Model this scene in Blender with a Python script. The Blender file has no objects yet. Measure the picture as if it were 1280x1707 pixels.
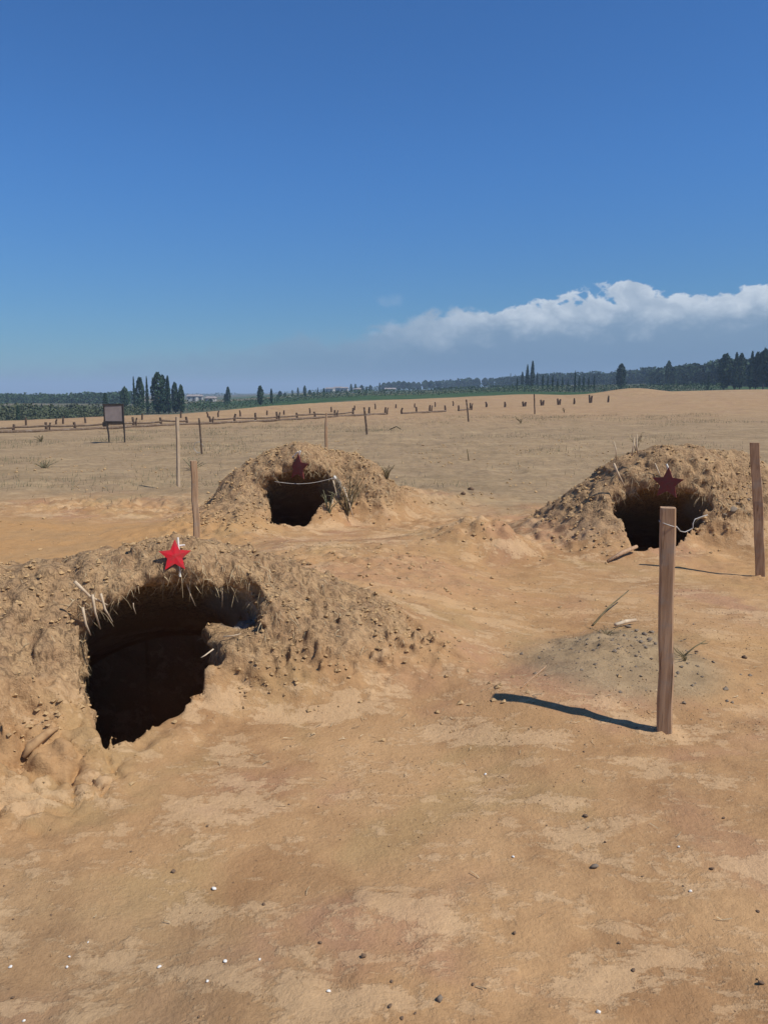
import bpy, math, random
import numpy as np
from mathutils import Vector, Matrix

random.seed(7)
rng = np.random.default_rng(11)
scene = bpy.context.scene
COL = scene.collection

# ------------------------------------------------------------------ camera, world, sun
FPX, CX, CY, CAMH = 1290.0, 640.0, 853.5, 1.6
PITCH = math.radians(8.95)
cam_d = bpy.data.cameras.new("camera")
cam = bpy.data.objects.new("camera", cam_d)
COL.objects.link(cam)
cam.location = (0, 0, CAMH)
cam.rotation_euler = (math.radians(90) - PITCH, 0, 0)
cam_d.sensor_fit = 'VERTICAL'
cam_d.sensor_height = 24.0
cam_d.lens = 24.0 * FPX / 1707.0
cam_d.clip_start = 0.05
cam_d.clip_end = 20000
scene.camera = cam

SUN_AZ = Vector((0.90, -0.43, 0)).normalized()
SUN_EL = math.radians(53.5)
sun_d = bpy.data.lights.new("sun", 'SUN')
sun = bpy.data.objects.new("sun", sun_d)
COL.objects.link(sun)
sun_d.energy = 4.7
sun_d.angle = math.radians(0.5)
sun_d.color = (1.0, 0.97, 0.90)
sun_dir = Vector((SUN_AZ.x * math.cos(SUN_EL), SUN_AZ.y * math.cos(SUN_EL), math.sin(SUN_EL)))
sun.rotation_euler = sun_dir.to_track_quat('Z', 'Y').to_euler()

world = bpy.data.worlds.new("World")
scene.world = world
world.use_nodes = True


class NT:
    """small node-tree helper"""
    def __init__(self, tree):
        self.t = tree
        tree.nodes.clear()

    def n(self, typ, **kw):
        nd = self.t.nodes.new(typ)
        for k, v in kw.items():
            setattr(nd, k, v)
        return nd

    def link(self, a, b):
        self.t.links.new(a, b)

    def put(self, sock, v):
        if isinstance(v, bpy.types.NodeSocket):
            self.t.links.new(v, sock)
        elif isinstance(v, (tuple, list)) and len(v) == 3 and sock.type == 'RGBA':
            sock.default_value = (*v, 1)
        else:
            sock.default_value = v

    def math(self, op, a, b=0.0, c=0.0, clamp=False):
        nd = self.n('ShaderNodeMath', operation=op)
        nd.use_clamp = clamp
        self.put(nd.inputs[0], a)
        self.put(nd.inputs[1], b)
        self.put(nd.inputs[2], c)
        return nd.outputs[0]

    def vmath(self, op, a, b=(0, 0, 0)):
        nd = self.n('ShaderNodeVectorMath', operation=op)
        self.put(nd.inputs[0], a)
        self.put(nd.inputs[1], b)
        return nd

    def mix(self, fac, a, b, blend='MIX'):
        nd = self.n('ShaderNodeMix', data_type='RGBA', blend_type=blend)
        self.put(nd.inputs[0], fac)
        self.put(nd.inputs[6], a)
        self.put(nd.inputs[7], b)
        return nd.outputs[2]

    def maprange(self, v, a, b, c=0.0, d=1.0, smooth=True):
        nd = self.n('ShaderNodeMapRange')
        nd.interpolation_type = 'SMOOTHSTEP' if smooth else 'LINEAR'
        nd.clamp = True
        self.put(nd.inputs[0], v)
        for i, q in enumerate((a, b, c, d)):
            self.put(nd.inputs[1 + i], q)
        return nd.outputs[0]

    def noise(self, vec, scale, detail=4.0, rough=0.55, dist=0.0):
        nd = self.n('ShaderNodeTexNoise')
        if vec is not None:
            self.put(nd.inputs['Vector'], vec)
        nd.inputs['Scale'].default_value = scale
        nd.inputs['Detail'].default_value = detail
        nd.inputs['Roughness'].default_value = rough
        nd.inputs['Distortion'].default_value = dist
        return nd.outputs[0]

    def scalevec(self, v, s):
        return self.vmath('MULTIPLY', v, s).outputs[0]


def build_world():
    w = NT(world.node_tree)
    out = w.n('ShaderNodeOutputWorld')
    bg = w.n('ShaderNodeBackground')
    sky = w.n('ShaderNodeTexSky')
    sky.sky_type = 'NISHITA'
    sky.sun_disc = False
    sky.sun_elevation = SUN_EL
    sky.sun_rotation = math.atan2(SUN_AZ.x, SUN_AZ.y)
    sky.altitude = 400
    sky.air_density = 1.0
    sky.dust_density = 0.4
    sky.ozone_density = 3.0
    tc = w.n('ShaderNodeTexCoord').outputs['Generated']
    sep = w.n('ShaderNodeSeparateXYZ')
    w.link(tc, sep.inputs[0])
    X, Y, Z = sep.outputs
    el = w.math('ARCSINE', Z)
    az = w.math('ARCTAN2', X, Y)
    # the hazy air low over the plain takes the edge off the white horizon
    low = w.maprange(el, 0.0, 0.30, 1.0, 0.0)
    skyc = w.mix(1.0, sky.outputs[0], (0.36, 0.74, 1.16), 'MULTIPLY')
    skyc = w.mix(low, skyc, w.mix(1.0, skyc, (0.92, 0.76, 0.66), 'MULTIPLY'))
    # cloud bank over the horizon: rises towards the right, dies out behind
    up = w.maprange(az, -0.36, 0.20, 0.026, 0.108, False)
    dn = w.maprange(az, 1.3, 2.4, 0.0, 0.09)
    top = w.math('SUBTRACT', up, dn)
    cvec = w.n('ShaderNodeCombineXYZ')
    w.put(cvec.inputs[0], az)
    w.put(cvec.inputs[1], w.math('MULTIPLY', el, 1.5))
    cv = cvec.outputs[0]
    big = w.noise(cv, 7.5, 2.0, 0.5)
    mid = w.noise(cv, 26.0, 5.0, 0.6, 0.3)
    def billow(n):
        return w.math('SUBTRACT', 1.0, w.math('MULTIPLY', w.math('ABSOLUTE', w.math('SUBTRACT', n, 0.5)), 4.0))
    b1 = billow(w.noise(cv, 17.0, 1.0, 0.4))
    b2 = billow(w.noise(w.vmath('ADD', cv, (3.1, 1.7, 0)).outputs[0], 44.0, 3.0, 0.5))
    edge = w.math('ADD', w.math('MULTIPLY', w.math('SUBTRACT', big, 0.5), 0.080),
                  w.math('ADD', w.math('MULTIPLY', w.math('SUBTRACT', b1, 0.5), 0.014), w.math('MULTIPLY', w.math('SUBTRACT', b2, 0.4), 0.011)))
    depth = w.math('SUBTRACT', w.math('ADD', top, edge), el)      # > 0 inside the bank
    sharp = w.maprange(top, 0.05, 0.11, 0.030, 0.006)
    dens = w.maprange(w.math('DIVIDE', depth, sharp), 0.0, 1.0, 0.0, 1.0)
    thick = w.maprange(top, 0.03, 0.10, 0.35, 0.88)
    alpha = w.math('MULTIPLY', dens, thick)
    # bright sunlit heads, grey-blue body lower down
    mid2 = w.noise(w.vmath('ADD', cv, (0.02, 0.02, 3.0)).outputs[0], 20.0, 5.0, 0.6, 0.3)
    headb = w.maprange(depth, 0.002, 0.052, 1.0, 0.0)
    headb = w.math('MULTIPLY', headb, w.maprange(mid2, 0.34, 0.58, 0.55, 1.0))
    headb = w.math('MULTIPLY', headb, w.maprange(top, 0.070, 0.106, 0.10, 1.0))
    body = w.mix(w.maprange(el, 0.01, 0.085), (1.20, 2.10, 3.45), (2.1, 3.1, 4.4))
    cloud = w.mix(headb, body, (7.0, 7.6, 8.3))
    c1 = w.mix(alpha, skyc, cloud)
    # a few stray puffs above the bank
    for (u, v, ru, rv, k) in ((650, 500, 28, 14, 0.16), (650, 548, 18, 18, 0.40), (760, 540, 15, 5, 0.30), (622, 556, 12, 6, 0.28)):
        a0 = math.atan2(u - CX, FPX)
        e0 = PITCH * -1 + math.atan2(CY - v, FPX) * 1.0
        da = w.math('DIVIDE', w.math('SUBTRACT', az, a0), ru / FPX)
        de = w.math('DIVIDE', w.math('SUBTRACT', el, e0), rv / FPX)
        r2 = w.math('ADD', w.math('MULTIPLY', da, da), w.math('MULTIPLY', de, de))
        r2 = w.math('ADD', r2, w.math('MULTIPLY', w.math('SUBTRACT', mid, 0.42), 5.0))
        c1 = w.mix(w.math('MULTIPLY', w.maprange(r2, 0.0, 1.3, 1.0, 0.0), k), c1, (4.6, 5.6, 7.0))
    w.link(c1, bg.inputs[0])
    bg.inputs[1].default_value = 0.10
    w.link(bg.outputs[0], out.inputs[0])


build_world()
vs = scene.view_settings
vs.view_transform = 'Standard'
vs.look = 'None'
vs.exposure = 0.0
vs.gamma = 1.0
vs.use_curve_mapping = False
scene.cycles.use_denoising = True
scene.cycles.max_bounces = 6
scene.cycles.volume_bounces = 0
scene.cycles.transparent_max_bounces = 8


# ------------------------------------------------------------------ numpy noise
def _hash(xi, yi, zi, seed):
    h = (xi.astype(np.int64) * 374761393 + yi.astype(np.int64) * 668265263 + zi.astype(np.int64) * 1274126177 + seed * 974711) & 0xffffffff
    h = ((h ^ (h >> 13)) * 1103515245) & 0xffffffff
    h = ((h ^ (h >> 16)) * 2654435761) & 0xffffffff
    return (h ^ (h >> 15)) & 0xffff


def vnoise2(x, y, seed=0):
    xi, yi = np.floor(x), np.floor(y)
    fx, fy = x - xi, y - yi
    u, v = fx * fx * fx * (fx * (fx * 6 - 15) + 10), fy * fy * fy * (fy * (fy * 6 - 15) + 10)
    z = np.zeros_like(xi)
    a, b = _hash(xi, yi, z, seed), _hash(xi + 1, yi, z, seed)
    c, d = _hash(xi, yi + 1, z, seed), _hash(xi + 1, yi + 1, z, seed)
    return ((a * (1 - u) + b * u) * (1 - v) + (c * (1 - u) + d * u) * v) / 32767.5 - 1


def vnoise3(x, y, z, seed=0):
    xi, yi, zi = np.floor(x), np.floor(y), np.floor(z)
    fx, fy, fz = x - xi, y - yi, z - zi
    u = fx * fx * (3 - 2 * fx)
    v = fy * fy * (3 - 2 * fy)
    w = fz * fz * (3 - 2 * fz)
    r = 0
    for k in (0, 1):
        a, b = _hash(xi, yi, zi + k, seed), _hash(xi + 1, yi, zi + k, seed)
        c, d = _hash(xi, yi + 1, zi + k, seed), _hash(xi + 1, yi + 1, zi + k, seed)
        q = (a * (1 - u) + b * u) * (1 - v) + (c * (1 - u) + d * u) * v
        r = r + q * (w if k else 1 - w)
    return r / 32767.5 - 1


def fbm2(x, y, octv=4, seed=0, gain=0.5):
    r, a = 0, 1.0
    ca, sa = math.cos(0.6), math.sin(0.6)
    for i in range(octv):
        r = r + a * vnoise2(x, y, seed + i * 17)
        x, y = (x * ca - y * sa) * 2.03 + 5.1, (x * sa + y * ca) * 2.03 + 1.7
        a *= gain
    return r


def worley2(x, y, seed=0):
    xi, yi = np.floor(x), np.floor(y)
    f1 = np.full(x.shape, 9.0)
    f2 = np.full(x.shape, 9.0)
    z = np.zeros_like(xi)
    for i in (-1, 0, 1):
        for j in (-1, 0, 1):
            px = xi + i + _hash(xi + i, yi + j, z, seed) / 65535.0
            py = yi + j + _hash(xi + i, yi + j, z + 1, seed) / 65535.0
            d = np.hypot(px - x, py - y)
            f2 = np.where(d < f1, f1, np.minimum(f2, d))
            f1 = np.minimum(f1, d)
    return f1, f2


def worley3(x, y, z, seed=0):
    xi, yi, zi = np.floor(x), np.floor(y), np.floor(z)
    f1 = np.full(x.shape, 9.0)
    for i in (-1, 0, 1):
        for j in (-1, 0, 1):
            for k in (-1, 0, 1):
                px = xi + i + _hash(xi + i, yi + j, zi + k, seed) / 65535.0
                py = yi + j + _hash(xi + i, yi + j, zi + k, seed + 1) / 65535.0
                pz = zi + k + _hash(xi + i, yi + j, zi + k, seed + 2) / 65535.0
                f1 = np.minimum(f1, (px - x) ** 2 + (py - y) ** 2 + (pz - z) ** 2)
    return np.sqrt(f1)


def sstep(x, a, b):
    t = np.clip((x - a) / (b - a), 0, 1)
    return t * t * (3 - 2 * t)


# ------------------------------------------------------------------ the lie of the land
CP = [
    # front mound: crest, back, foot, left bank
    (-3.4, 4.0, .56), (-3.0, 4.0, .59), (-2.4, 4.05, .63), (-1.9, 4.15, .67), (-1.5, 4.28, .70), (-1.15, 4.42, .73), (-.85, 4.45, .70),
    (-.6, 4.42, .60), (-.39, 4.38, .47), (-.07, 4.3, .29), (.3, 4.25, .14), (.62, 4.25, .03), (-1.14, 4.02, .67), (-1.55, 3.95, .62), (-.74, 4.26, .62),
    (-2.4, 4.9, .22), (-2.2, 5.0, .16), (-1.5, 5.2, .28), (-2.3, 5.8, 0), (-1.0, 5.4, .34), (-.4, 5.2, .30), (.1, 5.2, .20), (-3.2, 5.2, .05),
    (-.8, 6.2, .28), (-.2, 6.2, .26), (-1.3, 6.2, .18), (-1.9, 6.6, .02), (-1.1, 7.2, .15), (-.3, 7.2, .18),
    (.6, 4.06, .05), (.2, 3.84, 0), (-.2, 3.80, 0), (-.55, 3.76, 0), (-.78, 3.70, 0), (-.85, 3.92, .27), (-.6, 4.0, .26), (-.45, 4.08, .28), (-.15, 4.03, .15), (.2, 4.06, .06),
    (-1.66, 3.8, .50), (-1.55, 3.5, .24), (-1.48, 3.25, .08), (-1.36, 3.02, .01), (-1.78, 3.3, .28), (-2.0, 3.6, .52), (-1.9, 2.95, .12), (-1.62, 2.78, .0),
    (-2.3, 3.1, .35), (-2.6, 2.7, .2), (-2.2, 2.4, 0), (-3.2, 3.2, .5), (-3.4, 2.6, .25), (-3, 2, 0),
    (-1.0, 3.5, 0), (-.85, 3.7, 0), (-1.2, 3.08, -.01), (-1.1, 3.7, .06), (-1.15, 3.9, .45),
    # second mound
    (-1.98, 9.65, .50), (-1.55, 9.8, .80), (-1.1, 9.95, .90), (-.65, 9.92, .82), (-.3, 9.8, .66), (.0, 9.75, .38), (.2, 10.2, .28), (.6, 10.8, .18), (1.2, 11.5, .10), (1.8, 12, .03),
    (-.42, 9.45, .02), (-.45, 9.72, .42), (-.2, 9.65, .22), (-.1, 9.45, 0), (.3, 9.8, .02), (.7, 10.3, 0), (1.5, 11, 0),
    (-1.9, 9.0, .25), (-1.6, 8.6, .20), (-1.35, 8.4, .08), (-1.9, 8.0, .08), (-2.25, 9.5, .10), (-2.4, 9.2, .08), (-2.6, 9.8, 0), (-2.2, 10.3, .08), (-1.5, 9.3, .42),
    (-1.5, 10.8, .3), (-.5, 10.8, .35), (-1, 11.6, .05), (-1.06, 9.5, .80), (-1.35, 9.5, .70), (-.75, 9.58, .70), (-.9, 8.9, 0), (-1.2, 8.6, .02), (-.7, 9.2, .0), (-1.0, 9.2, .05),
    # third mound
    (1.1, 8.2, .0), (1.5, 8.3, .06), (1.8, 8.4, .20), (2.05, 8.45, .40), (2.4, 8.5, .70), (2.7, 8.55, .90), (3.1, 8.7, .97), (3.6, 8.75, .96), (4.1, 8.75, .86), (4.5, 8.6, .68), (5.0, 8.5, .40),
    (1.6, 7.6, 0), (2.2, 7.42, 0), (1.9, 7.9, .10), (2.3, 7.85, .30), (2.55, 8.15, .62), (3.0, 8.12, .78), (3.4, 8.1, .72), (3.9, 8.25, .52), (4.3, 8.2, .34),
    (3.15, 7.6, .02), (3.6, 7.75, .06), (4.2, 7.8, .10), (4.8, 7.8, .10), (2.6, 9.6, .35), (3.6, 9.9, .4), (4.5, 9.6, .3), (3.2, 10.8, .05), (2.0, 9.6, .03), (5.4, 9, .2), (5.8, 8.2, .08),
    (2.75, 7.3, 0), (2.95, 7.75, .05), (3.3, 7.85, .08),
    # small hump and its shoulder
    (.95, 7.5, .36), (.72, 7.6, .30), (1.25, 7.45, .24), (.5, 7.2, .18), (1.6, 7.3, 0), (1.0, 7.0, .03), (.9, 8.2, .02), (.3, 8.2, .04),
    (.6, 5.2, .08), (1.2, 5.0, 0), (.4, 6.2, .18), (1.4, 6.2, 0), (.9, 6.3, .05),
    # low grey heap by the near stake
    (1.35, 4.45, .12), (1.1, 4.1, .09), (1.0, 3.63, .030), (.8, 3.76, .045), (.6, 3.9, .055), (.4, 4.0, .05), (1.5, 4.8, .07), (1.75, 4.35, .07), (1.3, 3.85, .06), (1.33, 3.45, .0), (1.15, 3.54, .015), (1.9, 3.6, 0), (2.2, 4.4, .02), 
]
CPA = np.array(CP)
_anc = []
for ax in np.arange(-6.5, 7.6, 1.3):
    for ay in np.arange(-0.5, 14.1, 1.3):
        if np.min(np.hypot(CPA[:, 0] - ax, CPA[:, 1] - ay)) > 0.85:
            _anc.append((ax, ay, 0.0))
PTS = np.vstack([CPA, np.array(_anc)])
RC = 0.12


def _ker(d2):
    return np.sqrt(d2 + RC * RC)


_K = _ker((PTS[:, None, 0] - PTS[None, :, 0]) ** 2 + (PTS[:, None, 1] - PTS[None, :, 1]) ** 2)
_Wt = np.linalg.solve(_K - 0.004 * np.eye(len(PTS)), PTS[:, 2])


def h_mound(x, y):
    out = np.zeros(x.shape)
    m = (x > -6.5) & (x < 7.5) & (y > -.5) & (y < 14)
    xs, ys = x[m].astype(np.float32), y[m].astype(np.float32)
    r = np.zeros(xs.shape, np.float32)
    for (px, py, _), wt in zip(PTS, _Wt):
        r += np.float32(wt) * np.sqrt((xs - np.float32(px)) ** 2 + (ys - np.float32(py)) ** 2 + np.float32(RC * RC))
    win = sstep(xs, -6.5, -5.2) * (1 - sstep(xs, 6.2, 7.5)) * sstep(ys, -.5, .6) * (1 - sstep(ys, 12.7, 14))
    r = np.where(np.abs(r) < .012, 0, r - np.sign(r) * .012 * np.exp(-np.abs(r) * 20))
    out[m] = np.clip(r, -.04, 1.1) * win
    return out


UN = np.array([-800, 0, 300, 640, 900, 1280, 2000.])
DN = np.array([16, 30, 45, 60, 90.])
ZN = np.array([[0, -.2, -.3, -.4, -.5], [0, -.07, -.2, -.2, -.3], [0, 0, .05, .05, 0], [0, .08, .2, .4, .7],
               [0, .15, .38, .6, 1.2], [0, .25, .6, 1.05, 1.75], [0, .35, .8, 1.4, 2.6]])
ED = np.array([45, 45, 50, 75, 82, 80, 85.])
DF = np.log(np.array([100, 150, 250, 400, 700, 1500, 4200.]))
ZF = np.array([[-2.6, -2.8, -3, -3.5, -4.5, -8, -14], [-2.6, -2.8, -3, -3.5, -4.5, -8, -14], [-2.2, -2.5, -2.8, -3.2, -4.5, -8, -14],
               [-.3, 0, .2, .6, 1.0, -5, -14], [.6, 1.2, 2.4, 4.2, 5, 0, -14], [1.2, 1.8, 3.5, 7, 11, 8, -10], [2, 3, 6, 10, 14, 10, -10.]])


def _bil(tab, un, dn, u, d):
    u = np.clip(u, un[0], un[-1])
    d = np.clip(d, dn[0], dn[-1])
    i = np.clip(np.searchsorted(un, u) - 1, 0, len(un) - 2)
    j = np.clip(np.searchsorted(dn, d) - 1, 0, len(dn) - 2)
    a = (u - un[i]) / (un[i + 1] - un[i])
    b = (d - dn[j]) / (dn[j + 1] - dn[j])
    a, b = a * a * (3 - 2 * a), b * b * (3 - 2 * b)
    return (tab[i, j] * (1 - a) + tab[i + 1, j] * a) * (1 - b) + (tab[i, j + 1] * (1 - a) + tab[i + 1, j + 1] * a) * b


def bearing(x, y):
    return np.clip(640 + FPX * x / np.maximum(y, 4.0), -3000, 4000)


def edge_y(x, y):
    u = np.clip(bearing(x, y), UN[0], UN[-1])
    return np.interp(u, UN, ED) + 3.0 * vnoise2(x / 11.0, y * 0 + .5, 5)


def height(x, y):
    """terrain height without the fine relief"""
    u = bearing(x, y)
    near = _bil(ZN, UN, DN, u, y)
    ey = edge_y(x, y)
    far = _bil(ZF, UN, DF, u, np.log(np.maximum(y, 10)))
    berm = (.16 + .16 * vnoise2(x / 7.0, y / 30, 3)) * np.exp(-((y - ey + 4) / 3.5) ** 2)
    k = sstep(y - ey, 0, 22)
    z = near * (1 - k) + far * k + berm
    z = z + np.where(y > 16, .05, 0) * sstep(y, 16, 30) * vnoise2(x / 5.0, y / 7.0, 8)
    z = z + sstep(y, 90, 200) * .5 * vnoise2(x / 60., y / 60., 9)
    z = z + .55 * np.exp(-((x - 24.5) / 3.2) ** 2 - ((y - 78) / 2.5) ** 2)
    return z + h_mound(x, y)


def relief(x, y, z0=None):
    """fine relief of the trodden sand"""
    r = .012 * fbm2(x / .9, y / .9, 2, 21) + .006 * fbm2(x / .22, y / .22, 3, 31)
    rough = sstep(fbm2(x / 1.7, y / 1.7, 2, 77), -.1, .7)
    r = r + rough * .006 * vnoise2(x / .07, y / .07, 41)
    # soil is looser and more broken around the mounds and out on the flat
    mid = sstep(y, 10.2, 13) * (1 - sstep(y, 40, 60))
    r = r + mid * .03 * fbm2(x / .5, y / .5, 3, 51)
    for (px, py) in ((1.335, 3.46), (3.29, 6.62), (-3.43, 12.7)):
        d2 = ((x - px) ** 2 + (y - py) ** 2) / .0064
        b = d2 < 9
        r[b] += np.exp(-d2[b]) * (.022 + .02 * vnoise2(x[b] / .03, y[b] / .03, 88))
    # dried-mud plates on the left bank
    mk = np.exp(-(((x + 1.55) / .40) ** 2 + ((y - 2.98) / .30) ** 2))
    if np.any(mk > .02):
        f1, f2 = worley2(x / .125 + .6 * vnoise2(x * 4, y * 4, 3), y / .125 + .6 * vnoise2(x * 4, y * 4, 4), 6)
        r = r - sstep(mk, .12, .4) * .040 * (1 - sstep(f2 - f1, .04, .18))
        # broken crust edge where the bank meets the trodden sand
        dd = (x + 1.22) * -.79 + (y - 3.20) * .61 + .045 * vnoise2(x / .09, y / .09, 71) + .02 * vnoise2(x / .03, y / .03, 72)
        r = r + sstep(mk, .03, .2) * .05 * sstep(dd, .0, .04)
    # clumpy broken earth on the shoulders between the mounds
    for (cx, cy, rx, ry, am) in ((1.0, 7.5, .55, .35, .045), (-.4, 6.2, 1.0, 1.0, .030), (-1.9, 8.2, .7, .8, .045), (1.8, 7.9, .6, .5, .03), (.9, 9.5, 1.2, .8, .025), (-3.5, 10.8, 2.5, .8, .05), (1.35, 4.4, .5, .4, .022), (-1.65, 3.2, .45, .55, .065)):
        mk = np.exp(-(((x - cx) / rx) ** 2 + ((y - cy) / ry) ** 2))
        b = mk > .03
        if b.any():
            xb_, yb_ = x[b], y[b]
            f1, f2 = worley2(xb_ / .13 + .5 * vnoise2(xb_ * 6, yb_ * 6, 3), yb_ / .13 + .5 * vnoise2(xb_ * 6, yb_ * 6, 4), 16)
            r[b] += mk[b] * am * (.55 - np.minimum(f1, 1) + .7 * vnoise2(xb_ / .1, yb_ / .1, 66) + .5 * vnoise2(xb_ / .05, yb_ / .05, 67))
    return r


def H(x, y):
    return height(x, y) + relief(x, y)


def h1(x, y):
    return float(height(np.array([float(x)]), np.array([float(y)]))[0])


def ray(u, v):
    d = Vector(((u - CX) / FPX, 1.0, -(v - CY) / FPX))
    c, s = math.cos(PITCH), math.sin(PITCH)
    return Vector((d.x, d.y * c + d.z * s, -d.y * s + d.z * c))


def ground_at(u, v, ymin=0.5):
    """walk along the pixel's ray until it meets the land"""
    r = ray(u, v)
    r = r / r.y
    ys = np.concatenate([np.arange(ymin, 14, .01), np.arange(14, 130, .05)])
    hz = height(r.x * ys, ys)
    z = CAMH + r.z * ys
    k = np.argmax(z < hz)
    y = float(ys[k]) if (z < hz).any() else 120.0
    rl = float(relief(np.array([r.x * y]), np.array([y]))[0]) if y < 14 else 0.0
    return Vector((r.x * y, y, h1(r.x * y, y) + rl))


def at_depth(u, y):
    r = ray(u, 900)
    x = r.x / r.y * y
    return Vector((x, y, h1(x, y)))


def z_at(v, y):
    r = ray(640, v)
    return CAMH + r.z / r.y * y


# ------------------------------------------------------------------ dugout frames
class Dug:
    def __init__(self, O, axis, w, zc, poly, lo, hi, vox, seed, ledge, AB):
        self.O = O
        a = Vector(axis).normalized()
        self.a = (a.x, a.y)
        self.l = (a.y, -a.x)
        self.w, self.zc, self.poly, self.lo, self.hi, self.vox, self.seed, self.ledge = w, zc, np.array(poly), lo, hi, vox, seed, ledge

        self.A, self.B = [(p[0] * self.l[0] + p[1] * self.l[1], p[0] * self.a[0] + p[1] * self.a[1]) for p in AB]

    def st(self, x, y):
        dx, dy = x - self.O[0], y - self.O[1]
        return dx * self.l[0] + dy * self.l[1], dx * self.a[0] + dy * self.a[1]

    def world(self, s, t, z=0):
        return Vector((self.O[0] + s * self.l[0] + t * self.a[0], self.O[1] + s * self.l[1] + t * self.a[1], z))

    def cut(self, x, y, z):
        s, t = self.st(x, y)
        w, zc = self.w, self.zc
        k = min(w / .45, 1.0)
        # vaulted passage going down into the mound
        zt = zc - .10 * np.maximum(t, 0) - .55 * np.maximum(t - .25, 0)
        zs = zt - .52 * w
        q = np.sqrt((s / (w * 1.02)) ** 2 + (np.maximum(z - zs, 0) / (.52 * w)) ** 2) - 1
        (sA, tA), (sB, tB) = self.A, self.B
        zf = np.maximum(-.55 * k - .42 * (t - tB), -1.25)
        tun = np.maximum.reduce([q * w * .9, -(t + .14 + .22 * (z - zc)), t - 1.7, zf - z])
        if self.ledge:
            tun = np.maximum(tun, np.minimum(np.minimum(.27 - z, s - .19), .12 - t))
        # open cutting in front of it
        sl = -(-sB + .03 + (w + sB) * sstep(t, tB, -.1) + .08 * np.maximum(z, 0))
        sr = sB + (t - tB) * (sA - sB) / (tA - tB)
        if self.ledge:
            hi_ = sstep(z, .25, .33)
            sr = np.minimum(sr, .17) * (1 - hi_) + np.where(t > -.45, .46, sr) * hi_
        else:
            sr = np.minimum(sr, w * .95)
        opn = np.maximum.reduce([t + .03 + .22 * (z - zc), sl - s, (s - sr) * .75, zf - z])
        return np.minimum(tun, opn)


DUGS = [
    Dug((-1.13, 4.06), (-.42, .907), .47, .57,
        [(-3.1, 2.25), (-2.1, 2.35), (-1.55, 2.72), (-1.2, 2.92), (-.95, 3.12), (-.62, 3.58), (-.2, 3.70), (.3, 3.80), (.72, 4.0), (.78, 4.3), (.3, 4.6), (-.1, 4.95), (-.9, 5.25), (-2, 5.3), (-3.1, 5.2)],
        (-3.2, 2.1, -1.30), (.95, 5.5, 1.0), .015, 3, True, ((.21, -.24), (-.10, -.82))),
    Dug((-1.0, 9.54), (-.20, .98), .43, .61,
        [(-2.7, 9.0), (-2.0, 8.2), (-1.4, 8.25), (-1.05, 8.5), (-.4, 9.15), (-.0, 9.3), (.5, 9.9), (1.3, 10.8), (1.9, 11.7), (1.5, 12), (.2, 11.2), (-.8, 11.4), (-2.2, 10.9), (-2.8, 9.9)],
        (-3.0, 7.9, -1.35), (2.1, 12.2, 1.15), .026, 14, False, ((.30, -.14), (-.28, -.72))),
    Dug((2.97, 8.12), (.17, .985), .50, .57,
        [(1.0, 8.0), (1.6, 7.55), (2.3, 7.2), (2.65, 7.15), (3.25, 7.5), (3.8, 7.75), (4.6, 7.8), (5.6, 8.0), (5.8, 9.0), (4.8, 10), (3.2, 10.6), (1.9, 9.8), (1.0, 8.7)],
        (.8, 7.1, -1.35), (6.0, 10.8, 1.25), .026, 25, False, ((.12, -.32), (-.50, -.67))),
]


def poly_sd(poly, x, y):
    """signed distance to polygon, negative inside"""
    d = np.full(x.shape, 1e9)
    ins = np.zeros(x.shape, bool)
    n = len(poly)
    for i in range(n):
        ax, ay = poly[i]
        bx, by = poly[(i + 1) % n]
        ex, ey = bx - ax, by - ay
        wx, wy = x - ax, y - ay
        tt = np.clip((wx * ex + wy * ey) / (ex * ex + ey * ey), 0, 1)
        d = np.minimum(d, (wx - ex * tt) ** 2 + (wy - ey * tt) ** 2)
        c1 = (ay <= y) & (by > y) & (ex * wy - ey * wx > 0)
        c2 = (ay > y) & (by <= y) & (ex * wy - ey * wx < 0)
        ins ^= (c1 | c2)
    return np.where(ins, -1, 1) * np.sqrt(d)


# ------------------------------------------------------------------ mesh helpers
def mesh_np(name, V, F, smooth=True):
    """V (n,3), F (m,k) numpy -> mesh"""
    V = np.asarray(V, np.float32)
    F = np.asarray(F, np.int32)
    me = bpy.data.meshes.new(name)
    me.vertices.add(len(V))
    me.vertices.foreach_set('co', V.ravel())
    k = F.shape[1]
    me.loops.add(F.size)
    me.loops.foreach_set('vertex_index', F.ravel())
    me.polygons.add(len(F))
    me.polygons.foreach_set('loop_start', np.arange(0, F.size, k, dtype=np.int32))
    me.polygons.foreach_set('loop_total', np.full(len(F), k, np.int32))
    me.update(calc_edges=True)
    me.polygons.foreach_set('use_smooth', np.full(len(F), smooth))
    me.validate()
    return me


def link(name, me, mat=None, parent=None, loc=None, rot=None):
    o = bpy.data.objects.new(name, me)
    COL.objects.link(o)
    if mat is not None and me is not None and len(me.materials) == 0:
        me.materials.append(mat)
    if parent is not None:
        o.parent = parent
    if loc is not None:
        o.location = loc
    if rot is not None:
        o.rotation_euler = rot
    return o


def tag(o, label=None, cat=None, group=None, kind=None):
    if label: o['label'] = label
    if cat: o['category'] = cat
    if group: o['group'] = group
    if kind: o['kind'] = kind
    return o


def thing(name, label, cat, loc=(0, 0, 0), rot=(0, 0, 0), group=None):
    o = bpy.data.objects.new(name, None)
    o.empty_display_size = .1
    COL.objects.link(o)
    o.location = loc
    o.rotation_euler = rot
    return tag(o, label, cat, group)


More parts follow.
